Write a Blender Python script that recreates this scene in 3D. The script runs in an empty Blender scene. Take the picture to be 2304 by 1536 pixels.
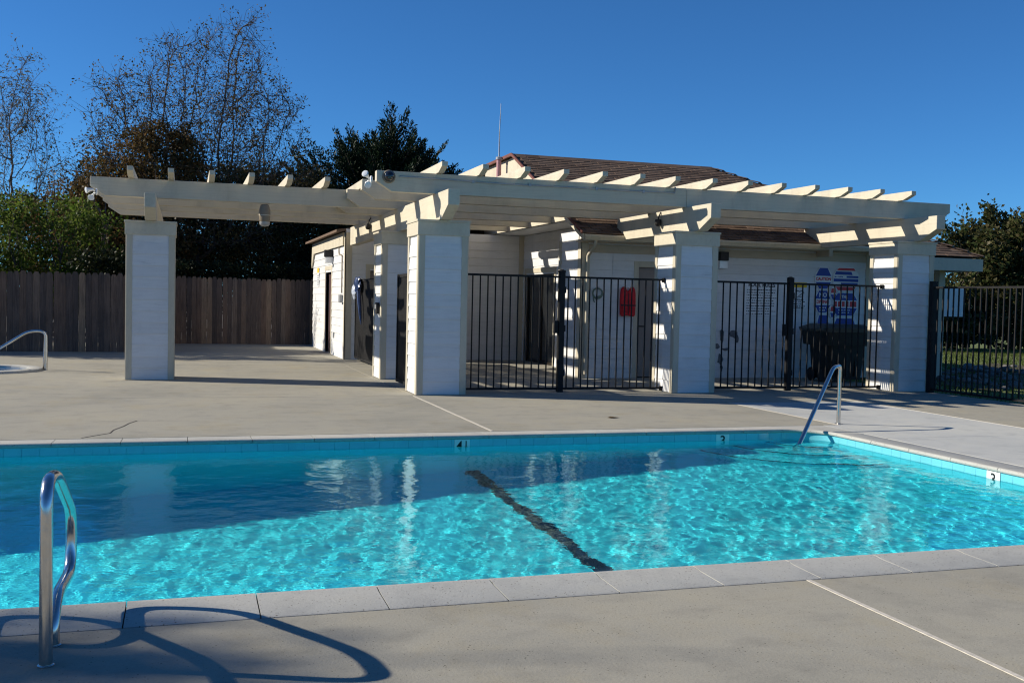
import bpy, bmesh, math, random
import numpy as np
from mathutils import Vector, Matrix, Euler

random.seed(7)
SC = bpy.context.scene
COL = SC.collection
R = math.radians

# ------------------------------------------------------------------ camera
CAM_YAW, CAM_PITCH, CAM_ROLL, CAM_F = R(17.616), R(-2.269), R(1.254), 2325.985
cd = bpy.data.cameras.new('camera')
cam = bpy.data.objects.new('camera', cd)
COL.objects.link(cam)
cd.sensor_fit = 'HORIZONTAL'
cd.sensor_width = 36.0
cd.lens = CAM_F / 2304.0 * 36.0
cd.clip_start = 0.05
cd.clip_end = 2000
_cy, _sy, _cp, _sp = math.cos(CAM_YAW), math.sin(CAM_YAW), math.cos(CAM_PITCH), math.sin(CAM_PITCH)
fwd = Vector((_sy*_cp, _cy*_cp, _sp))
right = Vector((_cy, -_sy, 0))
up = right.cross(fwd)
cr, sr = math.cos(CAM_ROLL), math.sin(CAM_ROLL)
r2 = right*cr + up*sr
u2 = up*cr - right*sr
m = Matrix((r2, u2, -fwd)).transposed().to_4x4()
m.translation = Vector((-0.022, -0.098, 1.417))
cam.matrix_world = m
SC.camera = cam

# ------------------------------------------------------------------ light
SUN_DIR = Vector((-1.74, 0.70, 1.0)).normalized()          # towards the sun
SUN_EL = math.asin(SUN_DIR.z)
SUN_AZ = math.atan2(SUN_DIR.x, SUN_DIR.y)                    # from +Y, clockwise
world = bpy.data.worlds.new('World')
SC.world = world
world.use_nodes = True
wn = world.node_tree
wn.nodes.clear()
wo = wn.nodes.new('ShaderNodeOutputWorld')
wb = wn.nodes.new('ShaderNodeBackground')
ws = wn.nodes.new('ShaderNodeTexSky')
ws.sky_type = 'NISHITA'
ws.sun_disc = False
ws.sun_elevation = SUN_EL
ws.sun_rotation = SUN_AZ
ws.altitude = 2500
ws.air_density = 1.0
ws.dust_density = 0.0
ws.ozone_density = 4.0
wb.inputs['Strength'].default_value = 0.062
wt = wn.nodes.new('ShaderNodeMix'); wt.data_type = 'RGBA'; wt.blend_type = 'MULTIPLY'
wt.inputs['Factor'].default_value = 1.0
_a, _b = [i for i in wt.inputs if i.type == 'RGBA']
_b.default_value = (0.46, 1.0, 1.42, 1)               # colour response of the camera
wn.links.new(ws.outputs[0], _a)
wn.links.new([o for o in wt.outputs if o.type == 'RGBA'][0], wb.inputs[0])
wn.links.new(wb.outputs[0], wo.inputs[0])
sl = bpy.data.lights.new('sun', 'SUN')
sl.energy = 5.0
sl.angle = R(0.5)
sl.color = (1.0, 0.92, 0.78)
sun = bpy.data.objects.new('sun', sl)
COL.objects.link(sun)
sun.rotation_euler = (-SUN_DIR).to_track_quat('-Z', 'Y').to_euler()
sun.location = (-40, 30, 40)
sl.cycles.is_caustics_light = True
SC.view_settings.view_transform = 'Standard'
SC.view_settings.look = 'None'
SC.view_settings.exposure = 0.45
SC.view_settings.gamma = 1.0
SC.view_settings.use_curve_mapping = False
SC.render.engine = 'CYCLES'
SC.cycles.use_denoising = True
SC.cycles.filter_width = 1.15
SC.cycles.max_bounces = 14
SC.cycles.diffuse_bounces = 7
SC.cycles.glossy_bounces = 4
SC.cycles.transmission_bounces = 8
SC.cycles.transmission_bounces = 10
SC.cycles.transparent_max_bounces = 16
SC.cycles.sample_clamp_indirect = 6.0
SC.cycles.caustics_reflective = False
SC.cycles.caustics_refractive = True

# ------------------------------------------------------------------ helpers
WL = {}                                                      # world location of every object
def link(o, parent=None, loc=(0, 0, 0)):
    COL.objects.link(o)
    loc = Vector(loc)
    if parent is not None:
        o.parent = parent
        o.location = loc - WL[parent.name]
    else:
        o.location = loc
    WL[o.name] = loc
    return o
def tag(o, label=None, cat=None, group=None, kind=None):
    if label: o['label'] = label
    if cat: o['category'] = cat
    if group: o['group'] = group
    if kind: o['kind'] = kind
    return o
def thing(name, label, cat, loc=(0, 0, 0), group=None, kind=None):
    o = bpy.data.objects.new(name, None)
    o.empty_display_size = 0.1
    link(o, None, loc)
    return tag(o, label, cat, group, kind)

class MB:
    """collects shapes in world coordinates"""
    def __init__(self): self.v = []; self.f = []
    def add(self, vs, fs):
        n = len(self.v); self.v += [tuple(p) for p in vs]
        self.f += [tuple(i+n for i in f) for f in fs]; return self
    def box(self, x0, x1, y0, y1, z0, z1):
        return self.add([(x0,y0,z0),(x1,y0,z0),(x1,y1,z0),(x0,y1,z0),(x0,y0,z1),(x1,y0,z1),(x1,y1,z1),(x0,y1,z1)],
                        [(0,3,2,1),(4,5,6,7),(0,1,5,4),(1,2,6,5),(2,3,7,6),(3,0,4,7)])
    def prism(self, poly, axis, a, b):
        """poly: 2D outline; axis 0: (y,z) along x, 1: (x,z) along y, 2: (x,y) along z"""
        def P(p, t):
            return (t,p[0],p[1]) if axis == 0 else ((p[0],t,p[1]) if axis == 1 else (p[0],p[1],t))
        n = len(poly)
        vs = [P(p, a) for p in poly] + [P(p, b) for p in poly]
        fs = [tuple(range(n))[::-1], tuple(range(n, 2*n))] + [(i, (i+1) % n, n+(i+1) % n, n+i) for i in range(n)]
        return self.add(vs, fs)
    def tube(self, pts, r, n=10, caps=True):
        pts = [Vector(p) for p in pts]
        rs = r if isinstance(r, (list, tuple)) else [r]*len(pts)
        prev = None; rings = []
        for i, p in enumerate(pts):
            t = (pts[min(i+1, len(pts)-1)] - pts[max(i-1, 0)]).normalized()
            if prev is None:
                a = Vector((0,0,1)) if abs(t.z) < .9 else Vector((1,0,0))
                u = t.cross(a).normalized()
            else:
                u = (prev - t*prev.dot(t)).normalized()
            prev = u; w = t.cross(u)
            rings.append([p + (u*math.cos(2*math.pi*k/n) + w*math.sin(2*math.pi*k/n))*rs[i] for k in range(n)])
        vs = [q for ring in rings for q in ring]
        fs = []
        for i in range(len(pts)-1):
            for k in range(n):
                fs.append((i*n+k, i*n+(k+1) % n, (i+1)*n+(k+1) % n, (i+1)*n+k))
        if caps:
            fs.append(tuple(range(n))[::-1]); fs.append(tuple(range((len(pts)-1)*n, len(pts)*n)))
        return self.add(vs, fs)
    def lathe(self, prof, c, n=24, axis='z'):
        """prof: (r, h) list"""
        vs = []
        for r, h in prof:
            for k in range(n):
                a = 2*math.pi*k/n
                q = (r*math.cos(a), r*math.sin(a), h)
                if axis == 'y': q = (q[0], q[2], q[1])
                if axis == 'x': q = (q[2], q[0], q[1])
                vs.append((c[0]+q[0], c[1]+q[1], c[2]+q[2]))
        fs = []
        for i in range(len(prof)-1):
            for k in range(n): fs.append((i*n+k, i*n+(k+1) % n, (i+1)*n+(k+1) % n, (i+1)*n+k))
        fs.append(tuple(range(n))[::-1]); fs.append(tuple(range((len(prof)-1)*n, len(prof)*n)))
        return self.add(vs, fs)
    def mesh(self, name, origin=(0,0,0), smooth=False, bevel=0.0, recalc=True):
        o = Vector(origin)
        me = bpy.data.meshes.new(name)
        me.from_pydata([(p[0]-o.x, p[1]-o.y, p[2]-o.z) for p in self.v], [], self.f)
        if recalc or bevel:
            bm = bmesh.new(); bm.from_mesh(me)
            bmesh.ops.recalc_face_normals(bm, faces=bm.faces)
            if bevel: bmesh.ops.bevel(bm, geom=bm.edges[:], offset=bevel, segments=1, affect='EDGES', clamp_overlap=True)
            bm.to_mesh(me); bm.free()
        if smooth:
            for p in me.polygons: p.use_smooth = True
            try: me.set_sharp_from_angle(angle=R(40))
            except Exception: pass
        return me
    def build(self, name, mat, parent=None, origin=None, label=None, cat=None, group=None, kind=None, smooth=False, bevel=0.0):
        if origin is None: origin = WL[parent.name] if parent is not None else (0,0,0)
        me = self.mesh(name, origin, smooth, bevel)
        if mat: me.materials.append(mat)
        o = bpy.data.objects.new(name, me)
        link(o, parent, origin)
        return tag(o, label, cat, group, kind)
def inst(name, me, parent, loc, scale=(1,1,1), rot=(0,0,0)):
    o = bpy.data.objects.new(name, me)
    link(o, parent, loc)
    o.scale = scale; o.rotation_euler = rot
    return o
def unitbox(name, mat, bevel=0.0):
    me = MB().box(-.5,.5,-.5,.5,-.5,.5).mesh(name, bevel=bevel); me.materials.append(mat); return me
def arc(c, r, a0, a1, n, plane):
    """points of an arc; plane gives the two unit vectors"""
    u, w = Vector(plane[0]), Vector(plane[1]); c = Vector(c)
    return [c + u*(r*math.cos(a0+(a1-a0)*i/n)) + w*(r*math.sin(a0+(a1-a0)*i/n)) for i in range(n+1)]
def fillet(pts, r, n=6):
    """round the corners of a polyline"""
    pts = [Vector(p) for p in pts]; out = [pts[0]]
    rr = r if isinstance(r, (list, tuple)) else [r]*(len(pts)-2)
    for i in range(1, len(pts)-1):
        a, b, c = pts[i-1], pts[i], pts[i+1]
        d1, d2 = (a-b).normalized(), (c-b).normalized()
        k = min(rr[i-1], (a-b).length*.48, (c-b).length*.48)
        p0, p2 = b+d1*k, b+d2*k
        for j in range(n+1):
            t = j/n
            out.append(p0*(1-t)**2 + b*2*t*(1-t) + p2*t*t)
    out.append(pts[-1]); return out

# ------------------------------------------------------------------ materials
def newmat(name):
    mt = bpy.data.materials.new(name); mt.use_nodes = True
    nt = mt.node_tree; b = nt.nodes['Principled BSDF']
    return mt, nt, b
def N(nt, typ, **kw):
    n = nt.nodes.new(typ)
    for k, v in kw.items():
        if k in ('inp',):
            for a, b in v.items(): n.inputs[a].default_value = b
        else: setattr(n, k, v)
    return n
def pos(nt, scale=(1,1,1)):
    g = N(nt, 'ShaderNodeNewGeometry'); mp = N(nt, 'ShaderNodeMapping')
    mp.inputs['Scale'].default_value = scale
    nt.links.new(g.outputs['Position'], mp.inputs['Vector']); return mp.outputs['Vector']
def noise(nt, vec, scale, detail=4, rough=.55):
    n = N(nt, 'ShaderNodeTexNoise'); n.inputs['Scale'].default_value = scale
    n.inputs['Detail'].default_value = detail; n.inputs['Roughness'].default_value = rough
    nt.links.new(vec, n.inputs['Vector']); return n.outputs['Fac']
def ramp(nt, fac, stops):
    r = N(nt, 'ShaderNodeValToRGB'); el = r.color_ramp.elements
    while len(el) < len(stops): el.new(.5)
    for e, (p, c) in zip(el, stops):
        e.position = p; e.color = (c[0], c[1], c[2], 1) if not isinstance(c, (int, float)) else (c, c, c, 1)
    nt.links.new(fac, r.inputs['Fac']); return r.outputs['Color']
def mul(nt, a, b, fac=1.0, mode='MULTIPLY'):
    x = N(nt, 'ShaderNodeMix', data_type='RGBA', blend_type=mode)
    x.inputs['Factor'].default_value = fac if isinstance(fac, (int, float)) else 1.0
    if not isinstance(fac, (int, float)): nt.links.new(fac, x.inputs['Factor'])
    for s, v in (('A', a), ('B', b)):
        if hasattr(v, 'links') or hasattr(v, 'node'): nt.links.new(v, [i for i in x.inputs if i.name == s and i.type == 'RGBA'][0])
        else: [i for i in x.inputs if i.name == s and i.type == 'RGBA'][0].default_value = (*v, 1)
    return [o for o in x.outputs if o.type == 'RGBA'][0]
def bump(nt, b, h, dist=.002, strength=1.0):
    n = N(nt, 'ShaderNodeBump'); n.inputs['Distance'].default_value = dist; n.inputs['Strength'].default_value = strength
    nt.links.new(h, n.inputs['Height']); nt.links.new(n.outputs['Normal'], b.inputs['Normal'])
def objrand(nt):
    return N(nt, 'ShaderNodeObjectInfo').outputs['Random']
def islandrand(nt):
    return N(nt, 'ShaderNodeNewGeometry').outputs['Random Per Island']

def mat_plain(name, col, rough=.6, metal=0.0, var=.12, scale=6.0, spec=.3):
    mt, nt, b = newmat(name)
    c = ramp(nt, noise(nt, pos(nt), scale), [(.3, [x*(1-var) for x in col]), (.7, [min(1, x*(1+var)) for x in col])])
    nt.links.new(c, b.inputs['Base Color'])
    b.inputs['Roughness'].default_value = rough; b.inputs['Metallic'].default_value = metal
    b.inputs['Specular IOR Level'].default_value = spec
    return mt
def mat_paint(name, col, grain=(1,1,1), dirt=.25, rough=.55):
    """painted wood: faint grain, streaks of dirt, weathering"""
    mt, nt, b = newmat(name)
    v1 = pos(nt, grain)
    g = noise(nt, v1, 14, 6, .65)
    d = noise(nt, pos(nt, (1,1,.35)), 2.1, 6, .7)
    c = ramp(nt, d, [(.25, [x*(1-dirt) for x in col]), (.5, col), (.8, [min(1, x*1.05) for x in col])])
    c = mul(nt, c, ramp(nt, g, [(.25, .86), (.55, 1.0)]), .8)
    wear = ramp(nt, noise(nt, pos(nt, tuple(g_*1.6 for g_ in grain)), 5, 8, .75), [(.60, 0.0), (.70, 1.0)])
    c = mul(nt, c, (.80,.79,.77), wear)
    rnd = ramp(nt, objrand(nt), [(0, .93), (1, 1.0)])
    c = mul(nt, c, rnd, 1.0)
    nt.links.new(c, b.inputs['Base Color'])
    b.inputs['Roughness'].default_value = rough; b.inputs['Specular IOR Level'].default_value = .25
    bump(nt, b, g, .0015, .6)
    return mt
M = {}
CREAM = (.585, .53, .415)
M['cream'] = mat_paint('cream_paint', CREAM, (1,1,1), .16)
M['cream_x'] = mat_paint('cream_paint_beam', CREAM, (.12,1,2.2), .22)
M['cream_y'] = mat_paint('cream_paint_rafter', CREAM, (1,.12,2.2), .2)
M['trim'] = mat_paint('trim_paint', (.53, .48, .375), (1,1,.3), .12)
M['white'] = mat_paint('white_siding_paint', (.68, .68, .68), (.25,.25,2), .08, .5)
M['soffit'] = mat_paint('soffit_paint', (.50, .42, .31), (.3,1,1), .12)
M['tan_door'] = mat_paint('taupe_door_paint', (.30, .25, .22), (1,1,.3), .08)
M['black'] = mat_plain('black_metal', (.010,.010,.011), .6, .0, .3, 9, .22)
M['blackmatte'] = mat_plain('black_plastic', (.018,.018,.02), .55, 0, .2, 12)
M['bronze'] = mat_plain('dark_bronze_frame', (.03,.024,.02), .4, .3, .2, 8)
M['whiteplastic'] = mat_plain('white_plastic', (.75,.75,.73), .35, 0, .05, 8, .5)
M['grey'] = mat_plain('grey_conduit', (.36,.37,.38), .4, .3, .12, 8)
M['tanplastic'] = mat_plain('tan_plastic', (.22,.18,.13), .5, 0, .08, 10)
M['red'] = mat_plain('red_vinyl', (.55,.015,.02), .5, 0, .25, 14)
M['yellow'] = mat_plain('yellow_print', (.75,.47,.02), .5, 0, .05, 5)
M['signwhite'] = mat_plain('sign_white', (.72,.73,.74), .45, 0, .04, 5)
M['signblue'] = mat_plain('sign_blue', (.03,.06,.30), .45, 0, .08, 5)
M['signred'] = mat_plain('sign_red', (.55,.05,.06), .45, 0, .08, 5)
M['ink'] = mat_plain('black_ink', (.015,.015,.018), .5, 0, .1, 5)
M['bin'] = mat_plain('dark_green_bin_plastic', (.012,.015,.014), .5, 0, .2, 8)
M['binlid'] = mat_plain('grey_green_lid_plastic', (.05,.062,.06), .45, 0, .15, 8)
M['bluebag'] = mat_plain('navy_plastic_bag', (.02,.04,.11), .3, 0, .4, 20, .6)
M['palebag'] = mat_plain('pale_plastic_bag', (.45,.5,.6), .3, 0, .3, 20, .6)
M['hose'] = mat_plain('green_hose', (.16,.22,.17), .5, 0, .2, 20)
M['lens'] = mat_plain('lamp_glass', (.72,.74,.76), .12, 0, .05, 8, .8)
M['domeglass'] = mat_plain('smoked_dome', (.01,.01,.012), .04, 0, .1, 8, .9)
M['redoxide'] = mat_plain('red_brown_flashing', (.16,.06,.045), .6, 0, .15, 6)
M['pinkpipe'] = mat_plain('pink_pipe', (.42,.22,.24), .5, 0, .1, 6)
M['darkinside'] = mat_plain('dark_interior', (.012,.011,.011), .7, 0, .2, 3)
M['brown_door'] = mat_plain('brown_door', (.075,.04,.036), .5, 0, .15, 4)
M['soil'] = mat_plain('soil', (.09,.075,.055), .95, 0, .3, 2)
M['patch'] = mat_plain('peeled_grey_primer', (.13,.14,.15), .8, 0, .3, 20)

def mat_steel():
    mt, nt, b = newmat('stainless_steel')
    b.inputs['Metallic'].default_value = 1.0
    c = ramp(nt, noise(nt, pos(nt, (4,4,1)), 12, 5), [(.3, (.52,.51,.50)), (.7, (.66,.65,.63))])
    nt.links.new(c, b.inputs['Base Color'])
    r = ramp(nt, noise(nt, pos(nt), 40, 3), [(.3, .13), (.7, .24)])
    nt.links.new(r, b.inputs['Roughness']); return mt
M['steel'] = mat_steel()

def mat_concrete(name, col, pits=True, warm=True, pscale=40, poff=-.035):
    mt, nt, b = newmat(name)
    p = pos(nt)
    big = noise(nt, p, .55, 5, .6); mid = noise(nt, p, 3.2, 6, .65); fine = noise(nt, p, 75, 3, .7)
    c = ramp(nt, big, [(.3, [col[0]*.86, col[1]*.87, col[2]*.88]), (.5, col), (.72, [col[0]*1.10, col[1]*1.08, col[2]*1.03])])
    c = mul(nt, c, ramp(nt, mid, [(.28, (.80,.80,.81)), (.5, (1,1,1)), (.8, (1.03,1.0,.94))]), .85)
    c = mul(nt, c, ramp(nt, fine, [(.25, .80), (.5, 1.0), (.8, 1.07)]), .7)
    if warm:
        st = ramp(nt, noise(nt, pos(nt, (1,.6,1)), 1.15, 7, .72), [(.52, 0.0), (.72, 1.0)])
        c = mul(nt, c, (1.0,.95,.84), st)
        st2 = ramp(nt, noise(nt, pos(nt, (.5,1.3,1)), .8, 8, .78), [(.54, 0.0), (.60, .55), (.66, .15)])
        c = mul(nt, c, (.86,.86,.87), st2)
    h = fine
    if pits:
        vo = N(nt, 'ShaderNodeTexVoronoi'); vo.inputs['Scale'].default_value = pscale
        nt.links.new(p, vo.inputs['Vector'])
        ms = noise(nt, p, 7, 2)
        pm = N(nt, 'ShaderNodeMath', operation='MULTIPLY_ADD'); pm.inputs[1].default_value = .28; pm.inputs[2].default_value = poff
        nt.links.new(ms, pm.inputs[0])
        lt = N(nt, 'ShaderNodeMath', operation='LESS_THAN')
        nt.links.new(vo.outputs['Distance'], lt.inputs[0]); nt.links.new(pm.outputs[0], lt.inputs[1])
        c = mul(nt, c, (.42,.40,.37), lt.outputs[0])
    nt.links.new(c, b.inputs['Base Color'])
    b.inputs['Roughness'].default_value = .85; b.inputs['Specular IOR Level'].default_value = .2
    bump(nt, b, h, .0025, .7)
    return mt
M['concrete'] = mat_concrete('deck_concrete', (.322,.304,.252))
M['concrete_new'] = mat_concrete('pale_concrete', (.45,.455,.435), False, False)
M['coping'] = mat_concrete('coping_stone', (.415,.41,.378), True, False, 46, .0)
M['joint'] = mat_plain('joint_sealant', (.52,.48,.41), .8, 0, .15, 30)
M['crack'] = mat_plain('crack', (.06,.05,.04), .9, 0, .2, 30)

def mat_wood():
    mt, nt, b = newmat('weathered_fence_wood')
    oi = objrand(nt)
    v = pos(nt, (1,1,.06))
    g = noise(nt, v, 38, 6, .7)
    k = noise(nt, pos(nt, (1,1,.5)), 3.5, 4, .6)
    base = ramp(nt, oi, [(0, (.10,.080,.072)), (.3, (.14,.108,.092)), (.55, (.19,.138,.108)), (.75, (.165,.113,.086)), (.9, (.22,.172,.138)), (1, (.30,.21,.14))])
    c = mul(nt, base, ramp(nt, g, [(.3, .55), (.6, 1.1)]), .9)
    c = mul(nt, c, ramp(nt, k, [(.3, (.7,.72,.76)), (.65, (1.1,1.05,1.0))]), .8)
    nt.links.new(c, b.inputs['Base Color']); b.inputs['Roughness'].default_value = .85
    b.inputs['Specular IOR Level'].default_value = .15
    bump(nt, b, g, .003, .8); return mt
M['fence'] = mat_wood()

def mat_shingle():
    mt, nt, b = newmat('brown_shingles')
    oi = N(nt, 'ShaderNodeMath', operation='ADD')
    nt.links.new(objrand(nt), oi.inputs[0]); nt.links.new(islandrand(nt), oi.inputs[1])
    fr = N(nt, 'ShaderNodeMath', operation='FRACT'); nt.links.new(oi.outputs[0], fr.inputs[0])
    base = ramp(nt, fr.outputs[0], [(0, (.095,.066,.050)), (.4, (.138,.094,.070)), (.75, (.175,.122,.090)), (1, (.115,.085,.068))])
    g = noise(nt, pos(nt), 120, 2, .7)
    c = mul(nt, base, ramp(nt, g, [(.25, .6), (.75, 1.25)]), .9)
    nt.links.new(c, b.inputs['Base Color']); b.inputs['Roughness'].default_value = .95
    b.inputs['Specular IOR Level'].default_value = .1
    bump(nt, b, g, .003, .8); return mt
M['shingle'] = mat_shingle()

def mat_leaf(name, cols, trans=.35, rough=.5):
    mt, nt, b = newmat(name)
    r = islandrand(nt)
    c = ramp(nt, r, [(i/(len(cols)-1), cc) for i, cc in enumerate(cols)])
    k = noise(nt, pos(nt), .9, 3, .6)
    c = mul(nt, c, ramp(nt, k, [(.3, (.65,.7,.7)), (.7, (1.2,1.1,1.0))]), .9)
    nt.links.new(c, b.inputs['Base Color']); b.inputs['Roughness'].default_value = rough
    b.inputs['Specular IOR Level'].default_value = .12
    tr = N(nt, 'ShaderNodeBsdfTranslucent'); nt.links.new(c, tr.inputs['Color'])
    mx = N(nt, 'ShaderNodeMixShader'); mx.inputs[0].default_value = trans
    out = nt.nodes['Material Output']
    nt.links.new(b.outputs[0], mx.inputs[1]); nt.links.new(tr.outputs[0], mx.inputs[2])
    nt.links.new(mx.outputs[0], out.inputs['Surface']); return mt
M['leaf_birch'] = mat_leaf('olive_brown_leaves', [(.075,.062,.024), (.115,.08,.032), (.08,.08,.026), (.13,.09,.048)])
M['leaf_dark'] = mat_leaf('dark_green_leaves', [(.018,.028,.012), (.026,.036,.014), (.034,.038,.016)], .2)
M['leaf_russet'] = mat_leaf('russet_leaves', [(.11,.068,.026), (.15,.09,.036), (.10,.072,.028), (.07,.06,.022)])
M['leaf_bright'] = mat_leaf('bright_green_leaves', [(.05,.095,.012), (.085,.14,.022), (.13,.16,.035), (.035,.065,.012)], .5)
M['leaf_cypress'] = mat_leaf('cypress_foliage', [(.010,.024,.014), (.014,.032,.016), (.02,.036,.018)], .12)
M['leaf_pale'] = mat_leaf('pale_drooping_leaves', [(.10,.095,.05), (.13,.11,.06), (.08,.085,.045)], .45)
M['leaf_ivy'] = mat_leaf('ivy_leaves', [(.035,.055,.018), (.06,.075,.026), (.10,.085,.04), (.04,.05,.018)], .3, .45)
M['grass'] = mat_leaf('lawn_grass', [(.09,.14,.025), (.13,.17,.035), (.16,.18,.05)], .45)
M['bark'] = mat_plain('bark', (.075,.062,.052), .9, 0, .35, 8)
M['barkgrey'] = mat_plain('grey_bark', (.14,.125,.115), .9, 0, .3, 8)
def mat_lawn():
    mt, nt, b = newmat('lawn_turf')
    c = ramp(nt, noise(nt, pos(nt), 5, 5), [(.3, (.07,.10,.018)), (.7, (.13,.16,.035))])
    nt.links.new(c, b.inputs['Base Color']); b.inputs['Roughness'].default_value = .95; return mt
M['lawn'] = mat_lawn()
def mat_rock():
    mt, nt, b = newmat('river_rock')
    c = ramp(nt, objrand(nt), [(0, (.07,.067,.064)), (.5, (.15,.14,.13)), (1, (.24,.225,.21))])
    c = mul(nt, c, ramp(nt, noise(nt, pos(nt), 25, 4), [(.3, .75), (.7, 1.1)]), .8)
    nt.links.new(c, b.inputs['Base Color']); b.inputs['Roughness'].default_value = .8; return mt
M['rock'] = mat_rock()

# pool materials
def mat_plaster():
    mt, nt, b = newmat('pool_plaster')
    c = ramp(nt, noise(nt, pos(nt), 1.4, 5, .6), [(.3, (.12,.87,.97)), (.7, (.16,.91,.98))])
    nt.links.new(c, b.inputs['Base Color']); b.inputs['Roughness'].default_value = .7
    b.inputs['Specular IOR Level'].default_value = .1; return mt
M['plaster'] = mat_plaster()
M['tile'] = mat_plain('turquoise_tile', (.14,.50,.58), .2, 0, .06, 4, .5)
M['lane'] = mat_plain('navy_tile', (.02,.03,.07), .3, 0, .2, 30)
BUMP = .0022
def mat_water():
    mt, nt, b = newmat('pool_water')
    nt.nodes.remove(b)
    out = nt.nodes['Material Output']
    g = N(nt, 'ShaderNodeBsdfGlass'); g.inputs['IOR'].default_value = 1.333; g.inputs['Roughness'].default_value = 0.0
    g.inputs['Color'].default_value = (.62,.97,1,1)
    p = pos(nt, (1,1.25,1))
    h1 = noise(nt, p, 9, 3, .5); h2 = noise(nt, p, 24, 2, .5)
    ad = N(nt, 'ShaderNodeMath', operation='MULTIPLY_ADD'); ad.inputs[1].default_value = .3
    nt.links.new(h2, ad.inputs[0]); nt.links.new(h1, ad.inputs[2])
    bp = N(nt, 'ShaderNodeBump'); bp.inputs['Distance'].default_value = BUMP; bp.inputs['Strength'].default_value = 1.0
    nt.links.new(ad.outputs[0], bp.inputs['Height']); nt.links.new(bp.outputs[0], g.inputs['Normal'])
    nt.links.new(g.outputs[0], out.inputs['Surface'])
    return mt
M['water'] = mat_water()
def mat_spawater():
    mt, nt, b = newmat('spa_water')
    b.inputs['Base Color'].default_value = (.02,.12,.30,1); b.inputs['Roughness'].default_value = .05
    bump(nt, b, noise(nt, pos(nt), 6, 3), .02, .5); return mt
M['spawater'] = mat_spawater()
def mat_glass():
    mt, nt, b = newmat('dark_door_glass')
    b.inputs['Base Color'].default_value = (.012,.013,.014,1); b.inputs['Roughness'].default_value = .05
    b.inputs['Specular IOR Level'].default_value = .6; return mt
M['glass'] = mat_glass()

# ------------------------------------------------------------------ ground, deck, pool
ZW = -0.10                      # water level
PX0, PX1, PY0, PY1 = -9.0, 6.95, 4.88, 10.20      # inner pool edge
CW = 0.36                       # coping width
DX0, DX1, DY0, DY1 = -16.0, 12.25, -7.0, 30.6     # deck
def floor_z(x): return ZW - min(2.6, max(.80, 1.955 - .185*x))

gb = MB()
GZ = -.13
def quad(mb, x0, x1, y0, y1, z): mb.add([(x0,y0,z),(x1,y0,z),(x1,y1,z),(x0,y1,z)], [(0,1,2,3)])
for (a, b, c, d) in ((-600, 900, DY1, 900), (-600, 900, -600, DY0), (-600, DX0, DY0, DY1), (DX1, 900, DY0, DY1)):
    quad(gb, a, b, c, d, GZ)
for (a, b, c, d) in ((DX0, DX1, DY0, 4.5), (DX0, DX1, 10.6, DY1), (DX0, -9.4, 4.5, 10.6), (7.33, DX1, 4.5, 10.6)):
    quad(gb, a, b, c, d, GZ+.001)
gb.build('ground', M['soil'], kind='structure', label='bare brown soil ground around the pool deck')
lb = MB(); quad(lb, DX1+.02, 60, -7, 60, -.045)
lb.build('lawn', M['lawn'], kind='structure')

deck = thing('pool_deck', 'concrete pool deck of large slabs with pale joints', None, (0,0,0), kind='structure')
J = .012
cx0, cx1, cy0, cy1 = PX0-CW-.02, PX1+CW+.012, PY0-CW-.016, PY1+CW+.014
slabs = [  # x0,x1,y0,y1,mat
    (DX0, 3.085, DY0, cy0, 'concrete'), (3.085, cx1, DY0, cy0, 'concrete'), (cx1, DX1, DY0, 2.0, 'concrete'),
    (DX0, cx0, cy0, cy1, 'concrete'), (cx1, 9.75, 2.0, 9.4, 'concrete_new'),
    (DX0, -4.6, cy1, DY1, 'concrete'), (-4.6, 3.17, cy1, 14.62, 'concrete'), (3.17, 7.55, cy1, 14.62, 'concrete'),
    (cx1, 9.75, 9.4, 13.25, 'concrete_new'), (7.55, 9.75, 13.25, 14.62, 'concrete'), (9.75, DX1, 2.0, 13.25, 'concrete'), (9.75, DX1, 13.25, 14.62, 'concrete'),
    (-4.6, 3.17, 14.62, 21.4, 'concrete'), (3.17, 7.55, 14.62, 18.0, 'concrete'), (7.55, DX1, 14.62, 18.0, 'concrete'),
    (-4.6, 3.7, 21.4, DY1, 'concrete'), (3.7, 7.9, 18.0, 23.5, 'concrete'), (3.17, 3.7, 18.0, 21.4, 'concrete')]
for (x0, x1, y0, y1, mm) in slabs:
    if mm == 'concrete_new' and y1 > 9.4:       # shaved round the pool's corner: x from coping for y below it
        mb = MB(); mb.prism([(cx1, 9.4), (x1-J/2, 9.4), (x1-J/2, y1-J/2), (7.55+J/2, y1-J/2), (7.55+J/2, cy1), (cx1, cy1)], 2, -.1, 0)
    else:
        mb = MB().box(x0+J/2, x1-J/2, y0+J/2, y1-J/2, -.1, 0)
    mb.build('slab', M[mm], deck)
# pale sealant strips standing in the joints
def strip(pts, w, z=.003):
    mb = MB()
    for (ax, ay), (bx, by) in zip(pts[:-1], pts[1:]):
        d = Vector((bx-ax, by-ay, 0)).normalized(); n = Vector((-d.y, d.x, 0))*w/2
        mb.add([(ax-n.x, ay-n.y, z), (bx-n.x, by-n.y, z), (bx+n.x, by+n.y, z), (ax+n.x, ay+n.y, z),
                (ax-n.x, ay-n.y, -.02), (bx-n.x, by-n.y, -.02), (bx+n.x, by+n.y, -.02), (ax+n.x, ay+n.y, -.02)],
               [(0,1,2,3),(7,6,5,4),(0,4,5,1),(1,5,6,2),(2,6,7,3),(3,7,4,0)])
    return mb
def wob(x0, y0, x1, y1, n, a):
    return [(x0+(x1-x0)*i/n+random.uniform(-a, a), y0+(y1-y0)*i/n+random.uniform(-a, a)) for i in range(n+1)]
strip(wob(3.085, DY0+.1, 3.085, cy0-.004, 40, .003), .026).build('joint_filler', M['joint'], deck)
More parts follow.
